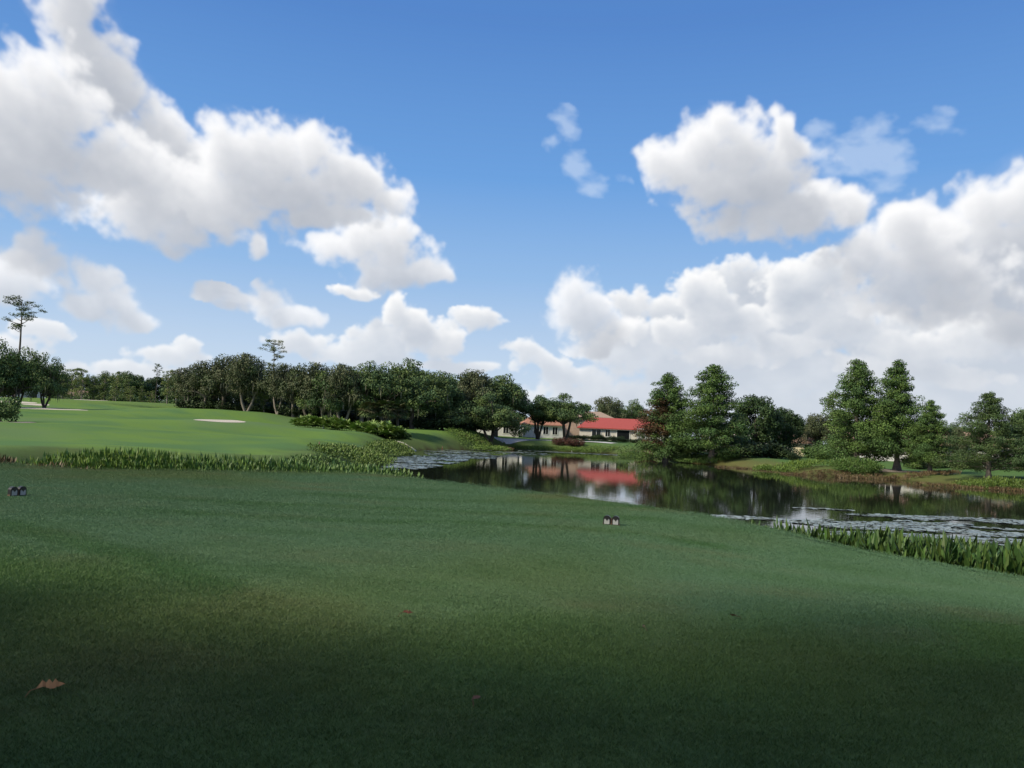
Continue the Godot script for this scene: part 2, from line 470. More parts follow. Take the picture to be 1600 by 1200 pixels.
func pond_distance(x: float, d: float) -> float:
	if d > 250.0 or d < -60.0 or x > 150.0 or x < -110.0:
		return 60.0
	var best := 1.0e9
	var inside := false
	var m := POND.size()
	var ax: float = POND[m - 1][0]
	var ad: float = POND[m - 1][1]
	for k in m:
		var bx: float = POND[k][0]
		var bd: float = POND[k][1]
		var ex := bx - ax
		var ed := bd - ad
		var t := clampf(((x - ax) * ex + (d - ad) * ed) / (ex * ex + ed * ed), 0.0, 1.0)
		var gx := ax + ex * t - x
		var gd := ad + ed * t - d
		var q := gx * gx + gd * gd
		if q < best:
			best = q
		if (bd > d) != (ad > d) and x < (ax - bx) * (d - bd) / (ad - bd) + bx:
			inside = not inside
		ax = bx
		ad = bd
	return -sqrt(best) if inside else sqrt(best)

var bumps: FastNoiseLite
func land(x: float, d: float) -> float:
	var sum := 0.0
	var weight := 0.0
	for p in LAND:
		var gx: float = p[0] - x
		var gd: float = p[1] - d
		var q := gx * gx + gd * gd + 3.0
		var w := 1.0 / (q * sqrt(q))
		sum += w * p[2]
		weight += w
	return sum / weight

func ground_height(x: float, d: float) -> float:
	var s := pond_distance(x, d)
	if s < 0.0:
		return WATER - 0.12 - minf(0.9, -s * 0.35)
	var h := land(x, d)
	var near := x * x + (d - 12.0) * (d - 12.0) < 620.0 and d < 34.0
	var wide := 2.4 if near and d < 29.5 else (3.0 if x < -5.0 and d < 48.0 else 7.0)
	if s < wide:
		var t := s / wide
		t = t * t * (3.0 - 2.0 * t) if near else 1.0 - (1.0 - t) * (1.0 - t)
		h = lerpf(WATER - 0.12, h, t)
	var far := sqrt(x * x + d * d)
	return h + bumps.get_noise_2d(x, d) * clampf(far * 0.004, 0.012, 0.25) * clampf(s / 4.0, 0.0, 1.0)

func on_ground(x: float, d: float) -> Vector3:
	return Vector3(x, ground_height(x, d), -d)

# where the mown tee ends and the longer grass in front of it begins
func rough_edge(x: float) -> float:
	return 7.25 + 0.28 * sin(x * 1.1) + 0.18 * sin(x * 2.7 + 1.0) + clampf((x - 1.5) * 0.42, 0.0, 1.4) + clampf((-x - 2.0) * 0.55, 0.0, 3.2)

var tint_noise: FastNoiseLite
var patch_noise: FastNoiseLite
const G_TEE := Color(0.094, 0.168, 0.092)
# wiped dew: from x, to x, distance at x 0, slope, half width
const TRACKS := [[-7.5, 3.4, 16.55, 0.08, 0.28], [-6.5, 2.4, 14.3, 0.08, 0.26], [-7.6, -2.6, 5.7, -0.80, 0.5], [2.7, 3.9, 15.4, -0.45, 0.4], [-5.0, 4.0, 19.0, 0.03, 0.3]]
const G_ROUGH := Color(0.090, 0.165, 0.050)
const G_FAIR := Color(0.135, 0.230, 0.055)
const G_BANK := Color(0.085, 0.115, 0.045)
const G_STRAW := Color(0.17, 0.14, 0.07)
func grass_color(x: float, d: float, s: float) -> Color:
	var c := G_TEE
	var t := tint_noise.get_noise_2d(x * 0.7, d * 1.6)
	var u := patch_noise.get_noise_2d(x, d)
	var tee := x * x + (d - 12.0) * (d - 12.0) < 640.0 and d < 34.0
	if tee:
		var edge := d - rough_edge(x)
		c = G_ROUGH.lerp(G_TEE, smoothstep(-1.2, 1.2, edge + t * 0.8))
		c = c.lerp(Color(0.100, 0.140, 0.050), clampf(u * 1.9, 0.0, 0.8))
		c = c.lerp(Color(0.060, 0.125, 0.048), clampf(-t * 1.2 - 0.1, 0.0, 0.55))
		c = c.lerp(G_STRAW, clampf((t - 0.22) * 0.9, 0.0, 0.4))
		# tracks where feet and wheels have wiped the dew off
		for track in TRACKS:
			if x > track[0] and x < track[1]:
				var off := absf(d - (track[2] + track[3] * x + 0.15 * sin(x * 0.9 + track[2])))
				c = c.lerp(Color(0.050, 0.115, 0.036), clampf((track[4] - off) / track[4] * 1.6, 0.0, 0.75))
	else:
		c = G_FAIR.lerp(Color(0.115, 0.205, 0.075), clampf(t * 1.4 + 0.1, 0.0, 1.0))
		c = c.lerp(Color(0.098, 0.185, 0.068), clampf(u * 2.6, 0.0, 1.0))
		c = c.lerp(Color(0.128, 0.208, 0.085), clampf(patch_noise.get_noise_2d(x * 0.6 + 200.0, d * 0.35) * 2.2 - 0.2, 0.0, 0.8))
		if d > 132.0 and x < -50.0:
			c = c.lerp(Color(0.15, 0.22, 0.06), 0.5)  # far clearing: sunshine put into the grass colour
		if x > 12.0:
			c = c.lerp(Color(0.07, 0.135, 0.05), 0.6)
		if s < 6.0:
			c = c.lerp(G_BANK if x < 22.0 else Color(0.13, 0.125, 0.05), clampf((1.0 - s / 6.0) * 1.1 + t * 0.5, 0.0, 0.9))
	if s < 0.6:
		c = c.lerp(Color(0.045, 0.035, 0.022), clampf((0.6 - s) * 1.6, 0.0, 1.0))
	return c

func make_ground() -> void:
	var s := Shape.new()
	var radii := [0.0]
	var r := 0.8
	while r < 2600.0:
		radii.append(r)
		r *= 1.022 if r < 220.0 else 1.09
	var turns := PackedFloat32Array()
	var a := -180.0
	while a < 180.0:
		turns.append(deg_to_rad(a))
		a += 0.42 if absf(a) < 40.0 else 3.0
	var m := turns.size()
	for q in radii.size():
		for k in m:
			var x: float = radii[q] * sin(turns[k])
			var d: float = radii[q] * cos(turns[k])
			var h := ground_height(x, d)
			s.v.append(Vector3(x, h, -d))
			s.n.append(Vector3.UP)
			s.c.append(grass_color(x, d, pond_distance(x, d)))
	for q in radii.size() - 1:
		for k in m:
			var p := q * m + k
			var p2 := q * m + (k + 1) % m
			s.i.append(p); s.i.append(p + m); s.i.append(p2)
			s.i.append(p2); s.i.append(p + m); s.i.append(p2 + m)
	# smooth normals
	for k in s.n.size():
		s.n[k] = Vector3.ZERO
	for k in range(0, s.i.size(), 3):
		var e := (s.v[s.i[k + 2]] - s.v[s.i[k]]).cross(s.v[s.i[k + 1]] - s.v[s.i[k]])
		for j in 3:
			s.n[s.i[k + j]] += e
	for k in s.n.size():
		s.n[k] = s.n[k].normalized() if s.n[k].length() > 0.0 else Vector3.UP
	var look := StandardMaterial3D.new()
	look.vertex_color_use_as_albedo = true
	look.albedo_texture = noise_image(512, 0.05, 4, 21, Color(0.66, 0.66, 0.60), Color(1.0, 1.0, 1.0))
	look.uv1_triplanar = true
	look.uv1_world_triplanar = true
	look.uv1_scale = Vector3.ONE * 0.35
	look.roughness = 0.85
	look.metallic_specular = 0.12
	structure("ground", s.mesh(), look)

func make_water() -> void:
	var p := PlaneMesh.new()
	p.size = Vector2(110, 150)
	var look := StandardMaterial3D.new()
	look.albedo_color = srgb(Color(0.012, 0.015, 0.010))
	look.roughness = 0.035
	look.metallic_specular = 0.5
	var n := make_noise(FastNoiseLite.TYPE_SIMPLEX_SMOOTH, 0.02, 3, 77)
	var img := n.get_seamless_image(512, 512)
	img.convert(Image.FORMAT_RGBA8)
	img.bump_map_to_normal_map(2.0)
	look.normal_enabled = true
	look.normal_texture = ImageTexture.create_from_image(img)
	look.normal_scale = 0.05
	look.uv1_triplanar = true
	look.uv1_world_triplanar = true
	look.uv1_scale = Vector3(0.10, 0.10, 0.30)
	var m := structure("pond_water", p, look)
	m.position = Vector3(20, WATER, -70)

# an irregular sheet that follows the ground: sand, paths, mulch
func sheet(called: String, x: float, d: float, rx: float, rd: float, turn: float, look: Material, lift: float, wobble := 0.18) -> void:
	var s := Shape.new()
	var rings := 6
	var sides := 40
	var ph := rnd(0, TAU)
	for q in rings + 1:
		for k in sides:
			var a := TAU * k / sides
			var w := 1.0 + wobble * sin(a * 2.0 + ph) + wobble * 0.6 * sin(a * 3.0 + ph * 2.0)
			var px := cos(a) * rx * w * q / rings
			var pd := sin(a) * rd * w * q / rings
			var gx := x + px * cos(turn) - pd * sin(turn)
			var gd := d + px * sin(turn) + pd * cos(turn)
			s.v.append(on_ground(gx, gd) + Vector3(0, lift if q < rings else lift - 0.04, 0))
			s.n.append(Vector3.UP)
			s.c.append(Color.WHITE)
	for q in rings:
		for k in sides:
			var p := q * sides + k
			var p2 := q * sides + (k + 1) % sides
			s.i.append(p); s.i.append(p2); s.i.append(p + sides)
			s.i.append(p2); s.i.append(p2 + sides); s.i.append(p + sides)
	structure(called, s.mesh(), look)

func ribbon(called: String, line: Array, wide: float, look: Material, lift: float) -> void:
	var s := Shape.new()
	var pts := []
	for k in line.size() - 1:
		for j in 8:
			var t := j / 8.0
			pts.append(Vector2(lerpf(line[k][0], line[k + 1][0], t), lerpf(line[k][1], line[k + 1][1], t)))
	pts.append(Vector2(line[-1][0], line[-1][1]))
	for k in pts.size():
		var along: Vector2 = (pts[mini(k + 1, pts.size() - 1)] - pts[maxi(k - 1, 0)]).normalized()
		var side := Vector2(-along.y, along.x) * wide * 0.5
		for e in [-1, 0, 1]:
			var p: Vector2 = pts[k] + side * e
			s.v.append(on_ground(p.x, p.y) + Vector3(0, lift, 0))
			s.n.append(Vector3.UP); s.c.append(Color.WHITE)
	for k in pts.size() - 1:
		for e in 2:
			var p := k * 3 + e
			s.i.append(p); s.i.append(p + 1); s.i.append(p + 3)
			s.i.append(p + 1); s.i.append(p + 4); s.i.append(p + 3)
	structure(called, s.mesh(), look)

# ---------- grass blades on the tee ----------
func blade_patch(size: float, count: int, tall: float, wide: float, lean: float, straw: float) -> ArrayMesh:
	var s := Shape.new()
	for k in count:
		var round_ := rnd(0, TAU)
		var away := size * pow(rng.randf(), 0.62)
		var p := Vector3(cos(round_) * away, -0.004, sin(round_) * away)
		var a := rnd(0, TAU)
		var side := Vector3(cos(a), 0, sin(a))
		var lie := Vector3(rnd(-1, 1), 0, rnd(-1, 1)) * lean
		var h := tall * rnd(0.5, 1.25)
		var tip := p + Vector3(0, h, 0) + lie * h
		var f := rnd(0.45, 1.55)
		var col := Color(1.10 * f, 1.27 * f, 1.12 * f)
		if rng.randf() < straw:
			col = Color(1.9, 1.25, 0.9) * rnd(0.8, 1.2)
		s.tri(p - side * wide * 0.5, tip, p + side * wide * 0.5, Vector3.ZERO, col)
	return s.mesh()

func make_grass() -> void:
	var look := leafy(0.42, Color(0.2, 0.26, 0.08))
	look.metallic_specular = 0.22
	var size := 0.5
	for kind in 3:
		var mesh: ArrayMesh
		if kind == 0:
			mesh = blade_patch(size, 2600, 0.016, 0.0048, 1.3, 0.03)
		elif kind == 1:
			mesh = blade_patch(size, 2600, 0.027, 0.0048, 1.2, 0.04)
		else:
			mesh = blade_patch(size, 1500, 0.018, 0.0085, 1.3, 0.03)
		var places := []
		var tints := []
		var step := 0.4
		var d := 2.0
		while d < 29.0:
			var x := -d * 0.74 - 0.6
			while x < d * 0.74 + 0.6:
				var gx := x + rnd(-0.1, 0.1)
				var gd := d + rnd(-0.1, 0.1)
				var chance := fposmod(sin(x * 12.9898 + d * 78.233) * 43758.5453, 1.0) * 2.0 - 1.0
				var edge := d - rough_edge(x) + chance * 1.3
				var which := 1 if edge < 0.0 else (0 if d < 13.0 + chance * 1.5 else 2)
				x += step
				if which != kind:
					continue
				var s := pond_distance(gx, gd)
				if s < 1.1:
					continue
				var up := Vector3(ground_height(gx - 0.2, gd) - ground_height(gx + 0.2, gd), 0.4, ground_height(gx, gd + 0.2) - ground_height(gx, gd - 0.2)).normalized()
				var ax := up.cross(Vector3.FORWARD.rotated(Vector3.UP, rnd(0, TAU))).normalized()
				places.append(Transform3D(Basis(ax, up, ax.cross(up)), on_ground(gx, gd)))
				var c := grass_color(gx, gd, s)
				var f := rnd(0.97, 1.03)
				tints.append(Color(c.r * f, c.g * f, c.b * f))
			d += step
		scatter(["mown_grass", "rough_grass", "mown_grass"][kind], mesh, look, places, tints, ["short mown grass of the tee nearer its front edge", "longer dark grass in the shade before the tee", "short mown grass of the tee out towards the pond"][kind], "grass")

# ---------- trees ----------
var leaf_look: StandardMaterial3D
var bark_look: StandardMaterial3D
var pale_bark_look: StandardMaterial3D
var moss_look: StandardMaterial3D
var models := {}

const T_OAK := [Color(0.075, 0.118, 0.039), Color(0.099, 0.143, 0.044), Color(0.063, 0.110, 0.044)]
const T_OAK_GREY := [Color(0.079, 0.098, 0.047), Color(0.063, 0.086, 0.037), Color(0.092, 0.106, 0.053)]
const T_CYPRESS := [Color(0.070, 0.126, 0.036), Color(0.087, 0.147, 0.036), Color(0.059, 0.112, 0.036)]
const T_DARK := [Color(0.033, 0.063, 0.024), Color(0.042, 0.075, 0.026)]
const T_LIGHT := [Color(0.132, 0.172, 0.046), Color(0.109, 0.155, 0.041), Color(0.155, 0.184, 0.057)]
const T_PINE := [Color(0.072, 0.102, 0.042), Color(0.090, 0.114, 0.046)]

func limb(s: Shape, from: Vector3, to: Vector3, r0: float, r1: float, sag: float, col: Color) -> void:
	var pts := []
	var rad := []
	for k in 5:
		var t := k / 4.0
		pts.append(from.lerp(to, t) + Vector3(0, sag * sin(t * PI), 0) + Vector3(rnd(-1, 1), 0, rnd(-1, 1)) * r0 * 0.35 * sin(t * PI))
		rad.append(lerpf(r0, r1, t))
	s.tube(pts, rad, 6, col)

# every model is about 10 m tall and stands at its base
func oak_model(called: String, wide: float, first: float, tones: Array, mossy: float, stems: int, thick := 165.0) -> void:
	var clumps := []
	var crown := 10.0 - first
	var base := Vector3(0, first, 0)
	# several lobes of unlike size make the uneven outline
	var lobes := []
	for k in 5:
		var a := TAU * k / 5.0 + rnd(-0.5, 0.5)
		lobes.append([Vector3(cos(a) * wide * rnd(0.25, 0.5), rnd(-0.1, 0.16) * crown, sin(a) * wide * rnd(0.25, 0.5)), rnd(0.42, 0.66)])
	lobes.append([Vector3(rnd(-0.5, 0.5), crown * 0.22, rnd(-0.5, 0.5)), 0.6])
	for k in 84:
		var lobe: Array = lobes[k % 6]
		var o := ball()
		o.y = absf(o.y) * 1.15 - 0.35
		var q := rnd(0.6, 1.05)
		var c: Vector3 = base + lobe[0] + Vector3(o.x * wide * lobe[1], crown * 0.2 + o.y * crown * 0.62 * lobe[1] * 1.25, o.z * wide * lobe[1]) * q
		var r := rnd(0.55, 1.3)
		c.y = maxf(minf(c.y, 9.9 - r * 0.6), first * 0.8)
		clumps.append([c, Vector3(r * 1.25, r * 0.7, r * 1.25)])
	var wood := Shape.new()
	var bark := Color.WHITE
	for k in stems:
		var a := TAU * k / stems + rnd(0, 1)
		var foot := Vector3(cos(a), 0, sin(a)) * (0.0 if stems == 1 else 0.25)
		var fork := Vector3(cos(a) * (0.3 if stems == 1 else 1.4), first * rnd(0.75, 1.0), sin(a) * (0.3 if stems == 1 else 1.0))
		var tr := 0.34 if stems == 1 else 0.22
		wood.tube([foot + Vector3(0, -0.4, 0), foot + Vector3(0, 0.25, 0), foot.lerp(fork, 0.5) + Vector3(rnd(-0.15, 0.15), 0, 0), fork], [tr * 1.7, tr * 1.1, tr, tr * 0.85], 8, bark)
		for j in 7:
			var c: Array = clumps[rng.randi() % clumps.size()]
			limb(wood, fork, c[0], tr * 0.6, 0.05, 0.4, bark)
	var hang := Shape.new()
	if mossy > 0.0:
		for k in int(260 * mossy):
			var c: Array = clumps[rng.randi() % clumps.size()]
			var p: Vector3 = c[0] + Vector3(rnd(-1, 1) * c[1].x * 0.9, rnd(-0.8, -0.2) * c[1].y, rnd(-1, 1) * c[1].z * 0.9)
			var l := rnd(0.4, 1.5)
			var w := rnd(0.03, 0.10)
			var a := rnd(0, TAU)
			var side := Vector3(cos(a), 0, sin(a)) * w
			var f := rnd(0.7, 1.25)
			var col := Color(0.105 * f, 0.112 * f, 0.082 * f)
			var nn := Vector3.ZERO
			hang.quad(p - side, p + side, p + side * 0.5 + Vector3(rnd(-0.1, 0.1), -l * 0.6, 0), p - side * 0.7 + Vector3(0, -l * 0.6, rnd(-0.1, 0.1)), nn, col)
			hang.tri(p + side * 0.5 - Vector3(0, l * 0.6, 0), p - Vector3(0, l, 0), p - side * 0.7 - Vector3(0, l * 0.6, 0), nn, col)
	models[called] = {"crown": foliage(clumps, thick, 0.32, 0.18, tones, 0.45, 0.2), "trunk": wood.mesh(), "moss": hang.mesh() if mossy > 0.0 else null}

func cypress_model(called: String, wide: float, first: float, shape: float, tones: Array, rusty: bool) -> void:
	var clumps := []
	var rust := []
	var wood := Shape.new()
	wood.tube([Vector3(0, -0.4, 0), Vector3(0, 0.2, 0), Vector3(0, 0.9, 0), Vector3(0.05, 4, 0), Vector3(0, 7.5, 0.03), Vector3(0, 9.7, 0)], [0.62, 0.42, 0.25, 0.18, 0.09, 0.02], 9, Color.WHITE)
	for k in 100:
		var t := pow((k + rnd(0.0, 1.0)) / 100.0, 0.9)
		var y := lerpf(first, 9.75, t)
		var reach := wide * pow(1.0 - t, shape) * rnd(0.55, 1.15) + 0.12
		var a := k * 2.39996 + rnd(-0.4, 0.4)
		var out := Vector3(cos(a), 0, sin(a))
		var tip := Vector3(0, y, 0) + out * reach + Vector3(0, reach * rnd(-0.1, 0.25), 0)
		limb(wood, Vector3(0, y - 0.2, 0), tip, 0.05 * (1.2 - t), 0.012, 0.12, Color.WHITE)
		var n := 3 if reach > 1.0 else 2
		for j in n:
			var q := lerpf(0.42, 1.0, j / float(n - 1)) if reach > 0.5 else 0.7
			var r := (0.27 + 0.46 * reach / wide) * rnd(0.65, 1.3)
			var c := Vector3(0, y, 0).lerp(tip, q) + Vector3(rnd(-0.1, 0.1), rnd(-0.12, 0.12), rnd(-0.1, 0.1))
			var one := [c, Vector3(r * 1.2, r * 0.72, r * 1.2)]
			if rusty and out.x < -0.1 and y > 2.0 and y < 6.6 and rng.randf() < 0.75:
				rust.append(one)
			else:
				clumps.append(one)
	models[called] = {"crown": foliage(clumps, 540.0, 0.18, 0.09, tones, 0.3, 0.55), "trunk": wood.mesh(), "moss": null,
		"rust": foliage(rust, 470.0, 0.18, 0.09, [Color(0.085, 0.045, 0.022), Color(0.07, 0.05, 0.022)], 0.3, 0.6) if rusty else null}

func pine_model(called: String, tones: Array, bend: float) -> void:
	var clumps := []
	var wood := Shape.new()
	var line := []
	for k in 6:
		line.append(Vector3(bend * sin(k * 0.6) * 0.4, k * 1.94 - 0.3 if k > 0 else -0.4, 0))
	wood.tube(line, [0.16, 0.13, 0.115, 0.09, 0.06, 0.02], 7, Color.WHITE)
	for k in 30:
		var y := 6.3 + 3.3 * pow(rng.randf(), 0.7)
		var a := rnd(0, TAU)
		var reach := rnd(0.5, 2.1) * (1.0 - 0.35 * absf(y - 8.4) / 2.1)
		var from := Vector3(bend * sin(y / 1.94 * 0.6) * 0.4, y - 0.3, 0)
		var tip := from + Vector3(cos(a) * reach, 0.45, sin(a) * reach)
		limb(wood, from, tip, 0.035, 0.012, -0.08, Color.WHITE)
		clumps.append([tip, Vector3(rnd(0.35, 0.6), rnd(0.13, 0.22), rnd(0.35, 0.6))])
		if rng.randf() < 0.5:
			clumps.append([from.lerp(tip, 0.65) + Vector3(0, 0.1, 0), Vector3(0.3, 0.14, 0.3)])
	models[called] = {"crown": foliage(clumps, 420.0, 0.22, 0.07, tones, 0.2, 0.0), "trunk": wood.mesh(), "moss": null}

func airy_model(called: String, wide: float, tones: Array) -> void:
	var clumps := []
	var wood := Shape.new()
	wood.tube([Vector3(0, -0.4, 0), Vector3(0.1, 3, 0), Vector3(0, 7, 0.1), Vector3(0, 9, 0)], [0.2, 0.15, 0.09, 0.02], 7, Color.WHITE)
	for k in 46:
		var y := rnd(2.4, 9.4)
		var a := rnd(0, TAU)
		var reach := wide * rnd(0.15, 1.0) * sqrt(clampf(1.0 - pow((y - 5.4) / 5.0, 2.0), 0.05, 1.0))
		var tip := Vector3(cos(a) * reach, y, sin(a) * reach)
		limb(wood, Vector3(0, maxf(1.5, y - 1.4), 0), tip, 0.05, 0.012, 0.0, Color.WHITE)
		var r := rnd(0.5, 0.95)
		clumps.append([tip, Vector3(r, r * 0.62, r)])
	models[called] = {"crown": foliage(clumps, 210.0, 0.30, 0.17, tones, 0.35, 0.3), "trunk": wood.mesh(), "moss": null}

func dense_model(called: String, wide: float, tones: Array) -> void:
	var clumps := []
	var wood := Shape.new()
	wood.tube([Vector3(0, -0.4, 0), Vector3(0, 1.5, 0), Vector3(0.1, 4, 0), Vector3(0, 7, 0)], [0.35, 0.26, 0.2, 0.08], 8, Color.WHITE)
	for k in 70:
		var o := ball()
		var q := rnd(0.7, 1.0)
		var c := Vector3(o.x * wide * 0.8 * q, 5.1 + o.y * 4.0 * q, o.z * wide * 0.8 * q)
		if k < 8:
			limb(wood, Vector3(0, 2.5, 0), c, 0.1, 0.03, 0.2, Color.WHITE)
		var r := rnd(0.8, 1.35)
		clumps.append([c, Vector3(r * 1.1, r * 0.8, r * 1.1)])
	models[called] = {"crown": foliage(clumps, 190.0, 0.34, 0.22, tones, 0.5, 0.2), "trunk": wood.mesh(), "moss": null}

func frond(s: Shape, root: Vector3, out: Vector3, l: float, tones: Array) -> void:
	# a fan palm leaf: a stalk and a fan of narrow blades
	var tone: Color = tones[rng.randi() % tones.size()]
	var hub := root + out * l * 0.5
	var side := out.cross(Vector3.UP).normalized()
	if side.length() < 0.1:
		side = Vector3.RIGHT
	s.quad(root - side * 0.02, hub - side * 0.015, hub + side * 0.015, root + side * 0.02, Vector3.UP, tone)
	for k in 11:
		var a := lerpf(-1.35, 1.35, k / 10.0)
		var tip := hub + (out * cos(a) + side * sin(a)) * l * 0.62 + Vector3(0, -0.22 * l * rnd(0.6, 1.3), 0)
		var mid := hub.lerp(tip, 0.45) + Vector3(0, 0.06 * l, 0)
		var w := (tip - hub).cross(Vector3.UP).normalized() * 0.075 * l
		var f := rnd(0.75, 1.25)
		s.quad(hub, mid - w, tip, mid + w, Vector3.ZERO, Color(tone.r * f, tone.g * f, tone.b * f))

func palm_model() -> void:
	var wood := Shape.new()
	wood.tube([Vector3(0, -0.4, 0), Vector3(0.1, 1.2, 0), Vector3(0.15, 2.6, 0.1), Vector3(0.1, 3.9, 0.1)], [0.26, 0.22, 0.21, 0.24], 8, Color.WHITE)
	var s := Shape.new()
	for k in 46:
		var a := k * 2.39996
		var lift := lerpf(-0.75, 0.95, k / 45.0)
		var out := Vector3(cos(a) * cos(lift), sin(lift), sin(a) * cos(lift))
		frond(s, Vector3(0.1, 3.9, 0.1), out, rnd(1.5, 2.0), [Color(0.075, 0.115, 0.045), Color(0.09, 0.13, 0.05), Color(0.11, 0.11, 0.055)])
	models["palm"] = {"crown": s.mesh(), "trunk": wood.mesh(), "moss": null}

func palmetto_model(called: String) -> void:
	var s := Shape.new()
	for k in 95:
		var root := Vector3(rnd(-1.0, 1.0), rnd(0.0, 0.3), rnd(-0.8, 0.8))
		var a := rnd(0, TAU)
		var lift := rnd(0.35, 1.35)
		frond(s, root, Vector3(cos(a) * cos(lift), sin(lift), sin(a) * cos(lift)), rnd(0.8, 1.25), [Color(0.18, 0.27, 0.07), Color(0.155, 0.245, 0.065), Color(0.20, 0.265, 0.085)])
	models[called] = {"crown": s.mesh(), "trunk": null, "moss": null}

func bush_model(called: String, tones: Array, rough_top: float) -> void:
	var clumps := []
	for k in 16:
		var r := rnd(0.28, 0.45)
		clumps.append([Vector3(rnd(-0.75, 0.75), rnd(0.2, 0.75) + rnd(0, rough_top), rnd(-0.55, 0.55)), Vector3(r * 1.1, r, r)])
	var wood := Shape.new()
	for k in 5:
		limb(wood, Vector3(rnd(-0.2, 0.2), -0.1, rnd(-0.2, 0.2)), clumps[k * 3][0], 0.03, 0.012, 0.0, Color.WHITE)
	models[called] = {"crown": foliage(clumps, 900.0, 0.13, 0.08, tones, 0.4, 0.0), "trunk": wood.mesh(), "moss": null}

func make_models() -> void:
	leaf_look = leafy(0.62, Color(0.22, 0.30, 0.08))
	moss_look = leafy(0.95, Color(0.2, 0.2, 0.15))
	bark_look = grained(noise_image(128, 0.06, 3, 31, Color(0.030, 0.025, 0.020), Color(0.105, 0.090, 0.075)), 1.2)
	pale_bark_look = grained(noise_image(128, 0.06, 3, 32, Color(0.11, 0.095, 0.080), Color(0.26, 0.23, 0.20)), 1.2)
	oak_model("oak_a", 5.6, 2.2, T_OAK, 0.3, 1)
	oak_model("oak_b", 5.0, 2.6, T_OAK_GREY, 1.3, 1)
	oak_model("oak_c", 5.8, 2.1, T_OAK, 0.7, 3)
	oak_model("oak_d", 4.6, 2.8, T_OAK_GREY, 0.8, 2)
	oak_model("oak_wide", 7.8, 2.3, T_OAK, 0.15, 3, 240.0)
	oak_model("oak_tall", 7.6, 3.7, T_OAK, 0.1, 3, 260.0)
	oak_model("oak_shade", 7.4, 3.9, T_OAK, 0.1, 1, 52.0)  # thinned crown, only for the oaks added to shade the tee
	cypress_model("cypress_a", 3.4, 0.6, 0.60, T_CYPRESS, false)
	cypress_model("cypress_b", 3.2, 0.8, 0.62, T_CYPRESS, true)
	cypress_model("cypress_c", 3.3, 1.1, 0.66, T_CYPRESS, false)
	cypress_model("cypress_d", 4.7, 1.0, 0.62, [Color(0.058, 0.100, 0.034), Color(0.070, 0.110, 0.034), Color(0.048, 0.085, 0.032)], false)
	pine_model("pine_a", T_PINE, 0.5)
	pine_model("pine_b", [Color(0.12, 0.15, 0.045), Color(0.14, 0.16, 0.05)], -0.4)  # brighter yellow needles: sunshine painted into the leaf colour
	airy_model("airy_a", 2.7, T_LIGHT)
	airy_model("airy_b", 2.3, [Color(0.085, 0.12, 0.035), Color(0.10, 0.135, 0.04)])
	dense_model("dense_a", 4.6, T_DARK)
	dense_model("dense_b", 4.2, T_OAK)
	palm_model()
	palmetto_model("palmetto_a")
	palmetto_model("palmetto_b")
	bush_model("bush_dark", [Color(0.026, 0.046, 0.018), Color(0.034, 0.056, 0.02)], 0.1)
	bush_model("bush_green", [Color(0.055, 0.10, 0.028), Color(0.07, 0.115, 0.03)], 0.2)
	bush_model("bush_red", [Color(0.090, 0.042, 0.030), Color(0.075, 0.048, 0.030), Color(0.10, 0.055, 0.042)], 0.05)

var first_of := {}
func plant(called: String, model: String, x: float, d: float, tall: float, wide: float, label: String, category: String, group := "", pale := false, turn := -1.0) -> Node3D:
	var o: Node3D
	var key := called + model + str(pale)
	if first_of.has(key):
		o = first_of[key].duplicate()
		o.name = numbered(called)
		add_child(o)
	else:
		o = thing(called, label, category, Vector3.ZERO)
		var m: Dictionary = models[model]
		if m.trunk != null:
			part("stems" if called.ends_with("shrub") else "trunk", m.trunk, pale_bark_look if pale else bark_look, o)
		part("crown", m.crown, leaf_look, o)
		if m.moss != null:
			part("spanish_moss", m.moss, moss_look, o).set_meta("kind", "stuff")
		if m.get("rust") != null:
			part("rusty_foliage", m.rust, leaf_look, o).set_meta("label", "rusty brown dying foliage")
		first_of[key] = o
	o.remove_meta("group")
	tag(o, label, category, group)
	var p := on_ground(x, d)
	var box: AABB = models[model].crown.get_aabb()
	if models[model].trunk != null and not called.ends_with("shrub") and model != "palm":
		tall *= 10.0 / (box.position.y + box.size.y)
		wide *= (box.position.y + box.size.y) / 10.0
	o.transform = Transform3D(Basis(Vector3.UP, rnd(0, TAU) if turn < 0.0 else turn).scaled(Vector3(tall * wide, tall, tall * wide)), p)
	return o

